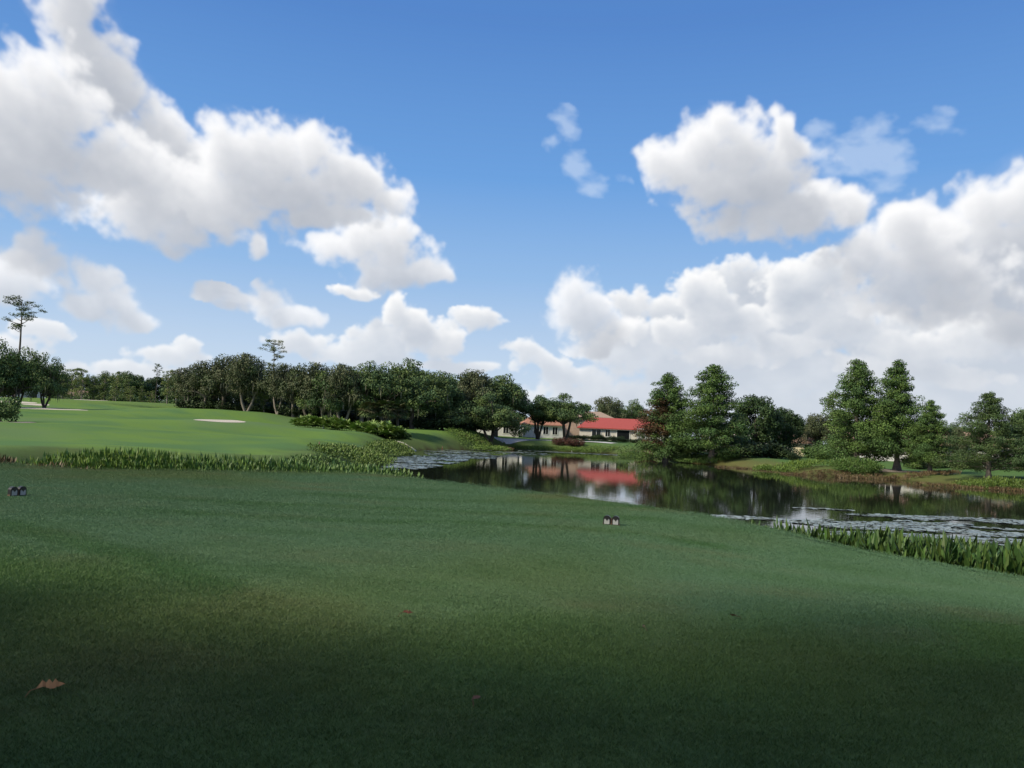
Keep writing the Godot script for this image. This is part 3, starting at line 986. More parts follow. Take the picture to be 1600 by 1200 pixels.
func make_trees() -> void:
	var line := "moss hung live oaks of the wood behind the fairway"
	# the wood along the right of the fairway: [x, distance, height, model, pale trunk]
	var wood := [
		[-55.3, 134, 7.6, "oak_d", true, 0.82, "mossy oak at the open end of the wood beside the clearing"],
		[-51.4, 132, 8.7, "oak_b", true, 0.83, "grey mossy oak next to the open end of the wood"],
		[-47.3, 130, 9.8, "oak_b", false, 0.95, "tall oak thick with hanging moss above the sandy path"],
		[-42.6, 127, 9.9, "oak_d", true, 0.89, "tall grey oak at the end of the sandy path"],
		[-40.1, 128, 7.2, "airy_b", true, 1.01, "mossy oak left of the sunlit pine"],
		[-36.4, 123, 8.3, "oak_d", true, 0.85, "pale trunked oak under the sunlit pine"],
		[-33.4, 121, 7.5, "oak_b", true, 0.85, "mossy oak just past the sunlit pine, pale trunk"],
		[-30.5, 119, 9.0, "oak_d", false, 0.99, "dark trunked oak behind the nearest palmetto"],
		[-27.6, 117, 8.2, "oak_c", true, 0.87, "many stemmed oak with forking pale limbs behind the palmettos"],
		[-24.7, 116, 9.4, "oak_d", true, 0.86, "pale trunked oak behind the middle palmettos"],
		[-22.3, 118, 10.0, "oak_a", true, 0.93, "oak rising behind the left cabbage palm"],
		[-19.0, 119, 10.4, "oak_c", false, 0.92, "many stemmed dark oak behind the cabbage palms"],
		[-15.1, 121, 11.1, "oak_a", false, 0.94, "highest dark oak of the wood past the cabbage palms"],
		[-10.9, 126, 9.6, "dense_b", false, 0.88, "many stemmed oak behind the grassy mound"],
		[-6.8, 132, 10.6, "oak_b", false, 0.91, "mossy oak behind the broad low park oak"],
		[-2.9, 138, 10.8, "oak_a", false, 1.02, "last oak of the wood above the white house"]
	]
	for t in wood:
		plant("live_oak", t[3], t[0], t[1], t[2] / 10.0, t[5], t[6], "tree", line, t[4])
	# a second rank behind it
	var back := [
		[-58.5, 145, 7.1, "dense_b"],
		[-52.6, 140, 6.7, "oak_a"],
		[-50.6, 145, 8.2, "dense_b"],
		[-44.6, 139, 7.8, "oak_a"],
		[-41.5, 141, 7.9, "dense_a"],
		[-37.8, 142, 8.2, "oak_a"],
		[-34.6, 145, 9.0, "dense_b"],
		[-30.1, 143, 10.1, "oak_a"],
		[-25.6, 140, 9.6, "dense_b"],
		[-22.1, 141, 9.6, "dense_b"],
		[-18.0, 140, 10.5, "dense_a"],
		[-14.0, 138, 10.4, "dense_b"],
		[-10.4, 142, 10.9, "oak_a"],
		[-6.4, 141, 11.4, "dense_a"],
		[-2.5, 139, 11.4, "oak_a"]
	]
	for t in back:
		plant("wood_tree", t[3], t[0], t[1], t[2] / 10.0, 1.0, "dense dark tree in the second rank of the wood behind the mossy oaks", "tree", "second rank of the wood")
	for t in [
		[-55.5, 136, 1.88],
		[-52.8, 134, 2.35],
		[-51.0, 133, 2.16],
		[-51.6, 139, 1.70],
		[-46.8, 131, 1.83],
		[-47.7, 138, 2.22],
		[-44.3, 132, 1.93],
		[-42.4, 132, 2.06],
		[-40.4, 130, 2.30],
		[-41.4, 139, 2.55],
		[-39.2, 137, 2.56],
		[-33.4, 122, 1.89],
		[-34.4, 132, 2.38],
		[-31.4, 126, 2.54],
		[-30.4, 128, 2.42],
		[-28.1, 125, 1.79],
		[-26.9, 126, 1.74],
		[-25.2, 126, 2.56],
		[-23.6, 125, 1.61],
		[-21.6, 122, 1.77],
		[-21.3, 130, 1.96],
		[-19.0, 125, 1.70],
		[-18.4, 132, 2.02],
		[-15.8, 124, 1.66],
		[-14.1, 123, 1.77],
		[-13.3, 129, 1.75],
		[-11.1, 122, 2.09],
		[-9.8, 124, 2.60],
		[-8.2, 123, 2.13],
		[-7.1, 130, 2.01],
		[-5.6, 132, 2.08]
	]:
		plant("understory_shrub", "bush_dark", t[0], t[1], t[2], 1.5, "low dark shrub at the foot of the mossy oaks", "shrub", "undergrowth of the wood")
	# left of the fairway
	for t in [[-69.8, 106, 9.5, 0.85, "dark broad live oak by the bunkers with a leaning trunk"], [-67.6, 108, 8.6, 0.8, "dark live oak before the little white cottage"], [-65.1, 110, 8.0, 0.72, "smaller dark live oak next to the light far trees"], [-73.3, 104, 8.9, 0.9, "dark live oak at the back of the mulch bed side"]]:
		plant("shade_oak", "oak_c" if t[0] < -62.0 else "oak_a", t[0], t[1], t[2] / 10.0, t[3], t[4], "tree", "dark oaks left of the fairway")
	plant("tall_pine", "pine_a", -80.7, 128, 17.2 / 10.0, 0.95, "tall thin pine with a sparse flat crown above the dark oaks", "tree")
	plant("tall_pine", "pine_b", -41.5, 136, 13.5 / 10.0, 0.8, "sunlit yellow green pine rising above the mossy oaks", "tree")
	plant("tall_pine", "pine_a", -72.3, 160, 8.1 / 10.0, 0.6, "thin nearly bare pine in the gap beside the far clearing", "tree")
	for t in [
		[-103.7, 182, 7.3, "airy_b", 1.00],
		[-106.1, 190, 9.4, "airy_a", 1.00],
		[-97.1, 178, 8.1, "airy_a", 0.90],
		[-101.9, 192, 7.5, "airy_b", 1.10],
		[-96.2, 186, 7.6, "airy_b", 1.00],
		[-90.3, 180, 7.9, "airy_a", 0.80],
		[-95.5, 196, 7.3, "airy_b", 1.10],
		[-88.2, 188, 5.3, "airy_b", 1.00],
		[-87.6, 192, 4.4, "airy_a", 1.20],
		[-65.5, 150, 6.6, "airy_a", 0.80],
		[-62.1, 146, 5.8, "airy_b", 0.80],
		[-79.7, 165, 3.4, "airy_a", 1.30],
		[-83.8, 166, 3.0, "airy_a", 1.30]
	]:
		plant("young_tree", t[3], t[0], t[1], t[2] / 10.0, t[4], "slender yellow green tree at the far end of the fairway", "tree", "light trees at the end of the fairway", true)
	# far woods that close the view
	for t in [
		[-179.2, 235, 7.4, "dense_a", 1.18],
		[-172.3, 236, 8.0, "oak_a", 1.01],
		[-161.7, 231, 7.8, "oak_a", 1.17],
		[-156.0, 233, 9.9, "oak_d", 1.23],
		[-150.0, 235, 10.1, "dense_b", 1.20],
		[-139.8, 230, 9.8, "oak_a", 1.13],
		[-141.2, 245, 9.6, "dense_a", 1.21],
		[-132.1, 242, 8.3, "dense_a", 1.38],
		[-128.3, 249, 10.8, "oak_a", 1.02],
		[-110.4, 228, 10.0, "dense_b", 1.35],
		[-107.2, 237, 8.8, "dense_a", 1.37],
		[-95.0, 225, 9.7, "dense_b", 1.24],
		[-95.9, 245, 9.0, "dense_a", 1.35],
		[-92.6, 257, 11.0, "oak_a", 1.06],
		[-85.4, 259, 10.9, "dense_a", 1.37],
		[-75.4, 253, 8.2, "dense_b", 1.20],
		[-72.1, 270, 10.6, "oak_a", 1.02],
		[-56.4, 238, 10.3, "dense_b", 1.12],
		[-51.2, 249, 8.1, "dense_a", 1.15],
		[-46.6, 266, 9.4, "oak_a", 1.30],
		[-38.8, 269, 9.8, "dense_b", 1.05],
		[-29.4, 260, 11.2, "dense_a", 1.17],
		[-21.7, 263, 9.8, "oak_a", 1.25],
		[-14.0, 272, 10.2, "dense_b", 1.32],
		[-5.0, 242, 10.4, "oak_a", 1.28],
		[2.6, 248, 5.4, "oak_d", 1.22],
		[11.2, 271, 5.9, "dense_b", 1.26],
		[17.3, 240, 5.3, "dense_a", 1.21],
		[26.4, 256, 5.6, "oak_d", 1.14],
		[35.6, 266, 10.4, "dense_b", 1.27],
		[42.7, 259, 7.7, "dense_a", 1.31],
		[50.4, 258, 10.0, "dense_a", 1.25],
		[57.2, 253, 6.9, "oak_d", 1.39],
		[64.0, 249, 7.8, "oak_a", 1.27],
		[74.9, 260, 7.6, "oak_d", 1.08],
		[85.1, 267, 9.3, "dense_b", 1.03],
		[91.3, 261, 10.0, "oak_d", 1.26],
		[94.5, 248, 7.3, "dense_b", 1.24],
		[105.4, 256, 9.2, "dense_b", 1.32],
		[118.3, 267, 10.4, "oak_a", 1.07],
		[130.0, 274, 9.5, "dense_b", 1.30],
		[138.1, 274, 7.3, "dense_a", 1.27],
		[141.8, 265, 9.0, "oak_d", 1.34],
		[148.6, 263, 9.9, "oak_a", 1.36],
		[157.1, 263, 7.8, "oak_a", 1.30],
		[161.1, 256, 8.4, "dense_a", 1.36],
		[165.4, 251, 7.8, "oak_d", 1.11],
		[173.4, 251, 6.4, "oak_a", 1.36],
		[182.6, 253, 8.4, "oak_d", 1.16],
		[188.3, 251, 6.4, "dense_b", 1.18],
		[214.1, 274, 9.3, "oak_d", 1.24],
		[201.3, 247, 6.6, "oak_d", 1.19]
	]:
		plant("far_tree", t[3], t[0], t[1], t[2] / 10.0, t[4], "far off tree in the wooded skyline beyond course and houses", "tree", "wooded skyline")
	for t in [
		[-118.5, 208, 2.77],
		[-116.3, 207, 2.28],
		[-117.6, 213, 2.28],
		[-108.0, 198, 2.26],
		[-108.8, 203, 2.90],
		[-109.1, 207, 3.06],
		[-106.5, 206, 2.22],
		[-101.9, 200, 3.10],
		[-99.8, 200, 3.34],
		[-96.9, 197, 2.52],
		[-102.1, 212, 2.97],
		[-97.9, 207, 2.96],
		[-92.4, 199, 2.38],
		[-92.6, 203, 2.36],
		[-93.1, 209, 2.30],
		[-88.6, 203, 2.20],
		[-90.7, 212, 2.39],
		[-85.3, 203, 2.46],
		[-82.7, 201, 2.81]
	]:
		plant("clearing_shrub", "bush_green", t[0], t[1], t[2], 1.3, "sunlit green shrub along the far end of the clearing", "shrub", "shrubs at the end of the fairway")
	# palms and palmettos by the fairway
	for t in [[-18.6, 104, 0.80], [-16.7, 105, 0.88], [-15.3, 107, 0.80]]:
		plant("cabbage_palm", "palm", t[0], t[1], t[2], 1.0, "short cabbage palm with a thick fan leaved head beside the fairway", "palm", "cabbage palms by the fairway")
	for t in [
		[-25.2, 99, 1.16, "palmetto_a"],
		[-23.9, 97, 1.28, "palmetto_b"],
		[-21.7, 97, 1.34, "palmetto_a"],
		[-20.5, 96, 1.22, "palmetto_b"],
		[-17.1, 94, 1.28, "palmetto_b"],
		[-15.4, 92, 1.40, "palmetto_a"],
		[-14.2, 92, 1.40, "palmetto_b"],
		[-13.6, 93, 1.22, "palmetto_a"]
	]:
		plant("palmetto_shrub", t[3], t[0], t[1], t[2], 1.15, "bright green fan leaved palmetto shrub at the edge of the fairway", "shrub", "palmettos beside the fairway")
	# the single oaks before the houses
	plant("park_oak", "oak_wide", -3.0, 124, 8.1 / 10.0, 1.15, "broad low live oak behind the pale cart path, before the white house", "tree")
	plant("park_oak", "oak_tall", 5.2, 146, 8.3 / 10.0, 1.12, "dark live oak with two leaning stems before the clay tiled house", "tree")
	plant("park_oak", "oak_tall", 10.0, 143, 8.8 / 10.0, 1.15, "spreading live oak on many stems beside the tan house", "tree")
	plant("garden_tree", "oak_d", 22.3, 178, 10.1 / 10.0, 0.85, "leafy oak rising behind the left end of the red roof", "tree")
	plant("garden_tree", "oak_a", 27.7, 182, 9.8 / 10.0, 0.8, "leafy oak rising behind the middle of the red roof", "tree")
	# bald cypresses on the far bank
	plant("bald_cypress", "cypress_b", 19.0, 96, 11.6 / 10.0, 1.12, "tall bald cypress with rust brown foliage down one side by the pond", "tree", "", true, 0.001)
	plant("bald_cypress", "cypress_a", 23.9, 93, 11.5 / 10.0, 1.18, "tall bald cypress leafy to the ground next to the rusty one", "tree", "", true, 1.0)
	plant("bald_cypress", "cypress_a", 33.9, 77, 10.6 / 10.0, 1.02, "full green bald cypress leafy down to the grassy bank", "tree", "", true, 2.2)
	plant("bald_cypress", "cypress_c", 37.1, 75.5, 10.7 / 10.0, 0.92, "pointed bald cypress with a bare foot on the brown bank", "tree", "", true, 0.5)
	plant("bald_cypress", "cypress_c", 38.4, 72, 6.8 / 10.0, 1.0, "small bald cypress beside the pointed one", "tree", "", true, 3.0)
	plant("bald_cypress", "cypress_d", 39.5, 65, 7.4 / 10.0, 1.0, "wide flat tiered bald cypress standing by itself at the water", "tree", "", true, 1.7)
	plant("bald_cypress", "cypress_d", 43.7, 66, 6.2 / 10.0, 0.85, "lower bald cypress behind the wide tiered one", "tree", "", true, 4.0)
	plant("bald_cypress", "cypress_a", 42.1, 58, 6.6 / 10.0, 1.0, "bald cypress on the bank past the tiered pair", "tree", "", true, 4.0)
	# dark garden trees between the cypress groups
	plant("garden_tree", "dense_a", 32.3, 104, 8.1 / 10.0, 0.98, "dense round almost black tree beside the bank of shrubs", "tree")
	plant("garden_tree", "dense_a", 37.7, 108, 6.8 / 10.0, 0.86, "smaller dark round tree next to the almost black one", "tree")
	plant("garden_tree", "oak_b", 43.7, 112, 6.4 / 10.0, 0.95, "grey green mossy oak between dark tree and full cypress", "tree")
	plant("garden_tree", "airy_b", 48.3, 118, 9.6 / 10.0, 0.9, "loose light tree behind the full green cypress", "tree")
	plant("garden_tree", "oak_d", 55.5, 98, 4.9 / 10.0, 0.7, "low brownish tree in the gap between the cypress groups", "tree")
	plant("garden_tree", "dense_b", 62.6, 96, 7.4 / 10.0, 0.9, "dark tree behind the tiered cypress", "tree")
	# shrubs
	for t in [[8.0, 131, 1.15], [9.7, 130, 1.25], [11.3, 129, 1.15]]:
		plant("red_shrub", "bush_red", t[0], t[1], t[2], 1.05, "clipped red brown shrub on the lawn before the tan house", "shrub", "red brown shrubs on the lawn")
	for t in [[19.0, 112, 1.1], [19.8, 110, 1.2]]:
		plant("red_shrub", "bush_red", t[0], t[1], t[2], 1.05, "red brown shrub beside the rusty cypress", "shrub", "red brown shrubs by the cypress")
	for t in [[27.2, 92, 1.7], [29.7, 94, 1.9], [31.7, 95, 1.7], [32.5, 94, 1.3], [33.5, 93, 0.9]]:
		plant("bank_shrub", "bush_dark", t[0], t[1], t[2], 1.35, "dark spreading shrub at the foot of the round black tree", "shrub", "dark shrubs on the far bank")
	for t in [[39.5, 103, 1.5], [40.9, 102, 1.6], [42.3, 101, 1.4]]:
		plant("hedge_shrub", "bush_green", t[0], t[1], t[2], 1.3, "green garden shrub behind the lawn by the brown tiled house", "shrub", "garden shrubs by the brown tiled house")
	for k in 9:
		plant("house_shrub", "bush_dark", lerpf(12.4, 25.1, k / 8.0) + rnd(-0.3, 0.3), lerpf(154.0, 149.0, k / 8.0), rnd(0.7, 1.1), 1.4, "low dark shrub under the windows of the red roofed house", "shrub", "shrubs before the red roofed house")
	for t in [[46.3, 90, 1.2], [48.7, 91, 1.4], [50.9, 92, 1.5], [51.1, 88, 1.2], [53.3, 86, 1.5], [54.1, 84, 1.3]]:
		plant("house_shrub", "bush_dark", t[0], t[1], t[2], 1.3, "low dark shrub before the white houses behind the cypresses", "shrub", "shrubs before the white houses")
	for t in [[-40.4, 62, 1.9], [-39.3, 61, 1.3]]:
		plant("fairway_shrub", "bush_green", t[0], t[1], t[2], 0.8, "green shrub above the mulch bed at the edge of the fairway", "shrub", "shrubs on the mulch bed")
	# unseen oaks added behind the camera to cast shade on the near tee
	for t in [[-3.0, -3.0, "oak_shade", 1.4, 0.55], [-7.0, -3.6, "oak_shade", 1.4, 0.55], [-10.5, -4.2, "oak_shade", 1.4, 0.55], [-14.0, -1.2, "oak_a", 1.1, 0.9], [4.5, -4.0, "oak_shade", 1.35, 0.6], [-8.5, -0.4, "oak_shade", 1.45, 0.42]]:
		plant("added_shade_tree", t[2], t[0], t[1], t[3], t[4], "added unseen live oak whose crown shades the near end of the tee", "tree", "oaks added to shade the tee")

# ---------- marsh plants ----------
func marsh_leaf(s: Shape, foot: Vector3, tall: float, out: Vector3, l: float, w: float, col: Color, lean := 0.55) -> void:
	# a blade shaped like a spear head, folded along its middle
	var top := foot + Vector3(0, tall, 0) + out * tall * 0.18
	var tip := top + (Vector3(0, 1, 0) + out * lean).normalized() * l
	var mid := top.lerp(tip, 0.35)
	var side := out.cross(Vector3.UP).normalized() * w * 0.5
	var fold := out * w * 0.18
	var n1 := Vector3.ZERO
	var n2 := Vector3.ZERO
	s.quad(top, mid + side + fold, tip, mid, n1, col)
	s.quad(top, mid, tip, mid - side + fold, n2, col)

func marsh_clump(leaves: int, spread: float, tall: float, tones: Array, size := 1.0) -> Array:
	var blades := Shape.new()
	var stems := Shape.new()
	for k in leaves:
		var foot := Vector3(rnd(-1, 1) * spread, -0.1, rnd(-1, 1) * spread)
		var a := rnd(0, TAU)
		var out := Vector3(cos(a), 0, sin(a)) * rnd(0.3, 1.0)
		var h := tall * rnd(0.35, 0.85)
		var tone: Color = tones[rng.randi() % tones.size()]
		var f := rnd(0.7, 1.3)
		var col := Color(tone.r * f, tone.g * f, tone.b * f)
		marsh_leaf(blades, foot, h, out, rnd(0.20, 0.36) * size, rnd(0.055, 0.10) * size, col, rnd(0.15, 1.0))
		var side := out.cross(Vector3.UP).normalized() * 0.009
		var top := foot + Vector3(0, h, 0) + out * h * 0.18
		stems.quad(foot - side * 1.3, top - side, top + side, foot + side * 1.3, Vector3.ZERO, Color(tone.r * 0.9, tone.g * 0.75, tone.b * 0.7))
	return [blades.mesh(), stems.mesh()]

func make_marsh() -> void:
	var look := leafy(0.5, Color(0.25, 0.32, 0.08))
	var green := [Color(0.074, 0.145, 0.034), Color(0.060, 0.122, 0.034), Color(0.094, 0.158, 0.040), Color(0.080, 0.135, 0.032)]
	var brown := [Color(0.13, 0.09, 0.045), Color(0.10, 0.075, 0.04)]
	var dark := [Color(0.052, 0.105, 0.026), Color(0.042, 0.088, 0.026), Color(0.068, 0.118, 0.030)]
	var kinds := []
	for k in 4:
		kinds.append(marsh_clump(40, 0.26, 1.15, dark))
	var dead := marsh_clump(26, 0.25, 0.4, brown, 0.8)
	# the fringe along the near bank, plant by plant
	var n := 0
	var proto := []
	var edge := [[4.6, 21.6], [6.6, 19.4], [7.5, 17.7], [8.6, 16.1], [9.7, 15.1], [10.8, 14.4], [14.0, 12.6]]
	for k in edge.size() - 1:
		var a := Vector2(edge[k][0], edge[k][1])
		var b := Vector2(edge[k + 1][0], edge[k + 1][1])
		var out := Vector2((a - b).y, -(a - b).x).normalized()
		if out.y < 0.0:
			out = -out
		var rows: int = [2, 3, 5, 6, 6, 6][k]
		var m := int(a.distance_to(b) / 0.2)
		for j in m:
			for r in rows:
				if n >= 295:
					continue
				var p: Vector2 = a.lerp(b, (j + rnd(0.0, 1.0)) / m) + out * (r * 0.36 - 0.55 + rnd(-0.16, 0.16))
				var which := n % 4
				var o: Node3D
				var label := "clump of spear leaved marsh plants in the fringe along the near bank"
				if proto.size() <= which:
					o = thing("marsh_plant", label, "marsh plant", Vector3.ZERO, 0.0, "marsh plants along the near bank")
					part("leaves", kinds[which][0], look, o)
					part("stems", kinds[which][1], look, o)
					proto.append(o)
				else:
					o = proto[which].duplicate()
					o.name = numbered("marsh_plant")
					add_child(o)
				var h: float = rnd(0.82, 1.12) * [0.84, 0.97, 1.07, 1.12, 1.14, 1.15][k]
				o.transform = Transform3D(Basis(Vector3.UP, rnd(0, TAU)).scaled(Vector3(h, h, h)), Vector3(p.x, maxf(ground_height(p.x, p.y), WATER - 0.15), -p.y))
				n += 1
	# the beds farther off
	var both := []
	for k in 4:
		both.append(marsh_clump(24, 0.3, 1.0, green, 0.8) if k > 1 else marsh_clump(46, 0.34, 1.75, green, 0.85))
	for k in 4:
		var blades := Shape.new()
		var mesh: ArrayMesh = both[k][0]
		var places := []
		var tints := []
		for bed in [
			# [x, distance, half width, half depth, turn, how many, height]
		[-10.0, 29.0, 4.6, 1.5, 0.0, 800, 1.3, [1.0, 1.0, 1.0]],
		[-14.0, 29.2, 3.6, 1.4, 0.0, 560, 1.35, [1.25, 1.15, 0.9]],
		[-6.5, 31.5, 2.8, 2.2, 0.3, 480, 1.15, [1.0, 1.0, 1.0]],
		[-9.8, 38.0, 1.9, 7.0, -0.1, 420, 0.75, [1.0, 1.0, 1.0]],
		[-10.6, 56.0, 1.9, 11.0, 0.0, 460, 0.68, [1.12, 1.0, 0.85]],
		[-11.6, 78.0, 1.5, 12.0, 0.0, 320, 0.85, [1.12, 1.0, 0.85]],
		[-6.0, 28.3, 4.0, 0.7, 0.15, 130, 0.75, [1.0, 1.0, 1.0]],
		[-0.5, 27.0, 2.8, 0.5, -0.65, 60, 0.62, [1.0, 1.0, 1.0]],
		[3.8, 22.8, 1.6, 0.4, -0.85, 36, 0.55, [1.0, 1.0, 1.0]],
		[-4.7, 116.0, 4.5, 7.0, 0.3, 420, 1.0, [1.25, 1.15, 0.9]],
		[7.7, 126.0, 9.5, 2.0, -0.15, 420, 1.0, [1.25, 1.15, 0.9]],
		[17.8, 112.0, 2.0, 6.0, -0.3, 180, 0.8, [1.0, 1.0, 1.0]],
		[27.6, 77.0, 3.4, 2.2, -0.3, 180, 1.0, [1.25, 1.15, 0.9]],
		[32.1, 73.0, 2.2, 1.4, 0.0, 130, 1.2, [1.0, 1.0, 1.0]],
		[37.9, 62.0, 2.4, 2.0, -0.8, 150, 0.9, [1.12, 1.0, 0.85]],
		[23.1, 93.0, 4.0, 1.6, -0.5, 150, 0.9, [1.0, 1.0, 1.0]],
		[17.5, 11.6, 3.0, 1.4, -0.4, 120, 1.0, [1.0, 1.0, 1.0]],
		[12.5, 14.0, 2.6, 0.7, -0.5, 40, 1.0, [1.0, 1.0, 1.0]]
		]:
			if (bed[6] > 1.1) != (k < 2):
				continue
			for j in int(bed[5] / 2.0):
				var a := rnd(0, TAU)
				var q := sqrt(rng.randf())
				var ex: float = cos(a) * q * bed[2]
				var ed: float = sin(a) * q * bed[3]
				var x: float = bed[0] + ex * cos(bed[4]) - ed * sin(bed[4])
				var d: float = bed[1] + ex * sin(bed[4]) + ed * cos(bed[4])
				var h: float = (bed[6] if k > 1 else bed[6] * 0.76) * rnd(0.72, 1.12) * (1.0 - 0.3 * q * q)
				places.append(Transform3D(Basis(Vector3.UP, rnd(0, TAU)).scaled(Vector3(1.1, h, 1.1)), Vector3(x, maxf(ground_height(x, d), WATER - 0.1), -d)))
				var f := rnd(0.85, 1.15)
				tints.append(Color(f * bed[7][0], f * bed[7][1], f * bed[7][2]))
		scatter("marsh_bed", mesh, look, places, tints, ["leafy marsh plants crowding the ditch and the pond margins", "marsh plants thick in the ditch behind the tee", "spear leaved plants in beds along the far margin", "tangled marsh growth round the pond head"][k], "marsh plants")
	var places := []
	var tints := []
	for bed in [[-15.5, 25.6, 3.2, 1.0, -0.15, 150, 1.0], [34.7, 70.6, 5.4, 0.9, 0.05, 130, 0.9], [37.4, 60.0, 5.0, 0.9, -0.5, 100, 0.8], [-3.5, 119, 4.0, 1.5, 0.4, 90, 1.1], [25.0, 82.0, 3.0, 1.0, -0.6, 90, 0.6], [28.3, 72.5, 3.0, 0.7, -0.1, 90, 0.6]]:
		for j in bed[5]:
			var x: float = bed[0] + rnd(-1, 1) * bed[2]
			var d: float = bed[1] + rnd(-1, 1) * bed[3] + (x - bed[0]) * bed[4]
			places.append(Transform3D(Basis(Vector3.UP, rnd(0, TAU)).scaled(Vector3.ONE * bed[6] * rnd(0.7, 1.3)), Vector3(x, maxf(ground_height(x, d), WATER - 0.1), -d)))
			tints.append(Color.WHITE * rnd(0.8, 1.2))
	scatter("dead_grass", dead[0], look, places, tints, "dead brown grass and stalks on the banks of the pond", "dead grass")

# floating leaves that mirror the sky
func make_lily_pads() -> void:
	var s := Shape.new()
	for k in 9:
		var a := TAU * (k + 0.2) / 9.6
		var b := TAU * (k + 1.2) / 9.6
		s.tri(Vector3(0, 0.004, 0), Vector3(cos(b), 0.008, sin(b)), Vector3(cos(a), 0.008, sin(a)), Vector3.UP, Color.WHITE)
	var look := leafy(0.30, Color(0, 0, 0))
	look.metallic_specular = 1.0
	var field := make_noise(FastNoiseLite.TYPE_SIMPLEX_SMOOTH, 0.16, 3, 41)
	var places := []
	var tints := []
	for bed in [[17.0, 27.5, 9.5, 8.0, -0.30, 18000, 0.15, -0.06], [30.0, 22.0, 10.0, 8.0, -0.2, 7000, 0.16, -0.06], [-8.0, 66.0, 3.6, 20.0, -0.10, 9000, 0.24, -0.22], [-5.5, 92.0, 4.5, 14.0, 0.1, 2200, 0.32, 0.0], [0.0, 108.0, 5.0, 12.0, 0.2, 1200, 0.32, 0.05], [10.0, 118.0, 9.0, 3.0, -0.25, 1400, 0.35, -0.1]]:
		for j in bed[5]:
			var a := rnd(0, TAU)
			var q := sqrt(rng.randf())
			var ex: float = cos(a) * q * bed[2]
			var ed: float = sin(a) * q * bed[3]
			var x: float = bed[0] + ex * cos(bed[4]) - ed * sin(bed[4])
			var d: float = bed[1] + ex * sin(bed[4]) + ed * cos(bed[4])
			if field.get_noise_2d(x * 0.7, d * 1.9) < bed[7] + q * q * 0.25 or pond_distance(x, d) > -0.3:
				continue
			var r: float = bed[6] * rnd(0.5, 1.2)
			var tilt := Basis(Vector3(rnd(-1, 1), 0, rnd(-1, 1)).normalized(), rnd(0.0, 0.025))
			places.append(Transform3D((tilt * Basis(Vector3.UP, rnd(0, TAU))).scaled(Vector3(r, 1, r)), Vector3(x, WATER + 0.004 + rnd(0, 0.006), -d)))
			var f := rnd(0.8, 1.2)
			tints.append(Color(0.19 * f, 0.23 * f, 0.20 * f))
	scatter("lily_pads", s.mesh(), look, places, tints, "pale floating lily pads in streaks on the dark pond", "lily pads")

# ---------- houses ----------
func roof_shape(w: float, dep: float, y: float, rise: float, hip: float, over: float) -> ArrayMesh:
	var s := Shape.new()
	var x := w * 0.5 + over
	var z := dep * 0.5 + over
	var a := Vector3(-x, y, z); var b := Vector3(x, y, z); var c := Vector3(x, y, -z); var e := Vector3(-x, y, -z)
	var l := Vector3(-x + hip, y + rise, 0); var r := Vector3(x - hip, y + rise, 0)
	s.flat(a, l, r, b)
	s.flat(c, r, l, e)
	for side in [[b, r, c], [e, l, a]]:
		s.tri(side[0], side[1], side[2], (side[2] - side[0]).cross(side[1] - side[0]).normalized(), Color.WHITE)
	var t := Vector3(0, -0.18, 0)
	for k in [[a, b], [b, c], [c, e], [e, a]]:
		s.flat(k[0] + t, k[0], k[1], k[1] + t)
	s.flat(a + t, b + t, c + t, e + t)
	return s.mesh()

func box_mesh(lo: Vector3, hi: Vector3) -> ArrayMesh:
	var s := Shape.new()
	s.box(lo, hi)
	return s.mesh()

var glass_look: StandardMaterial3D
var frame_look: StandardMaterial3D
var screen_look: StandardMaterial3D

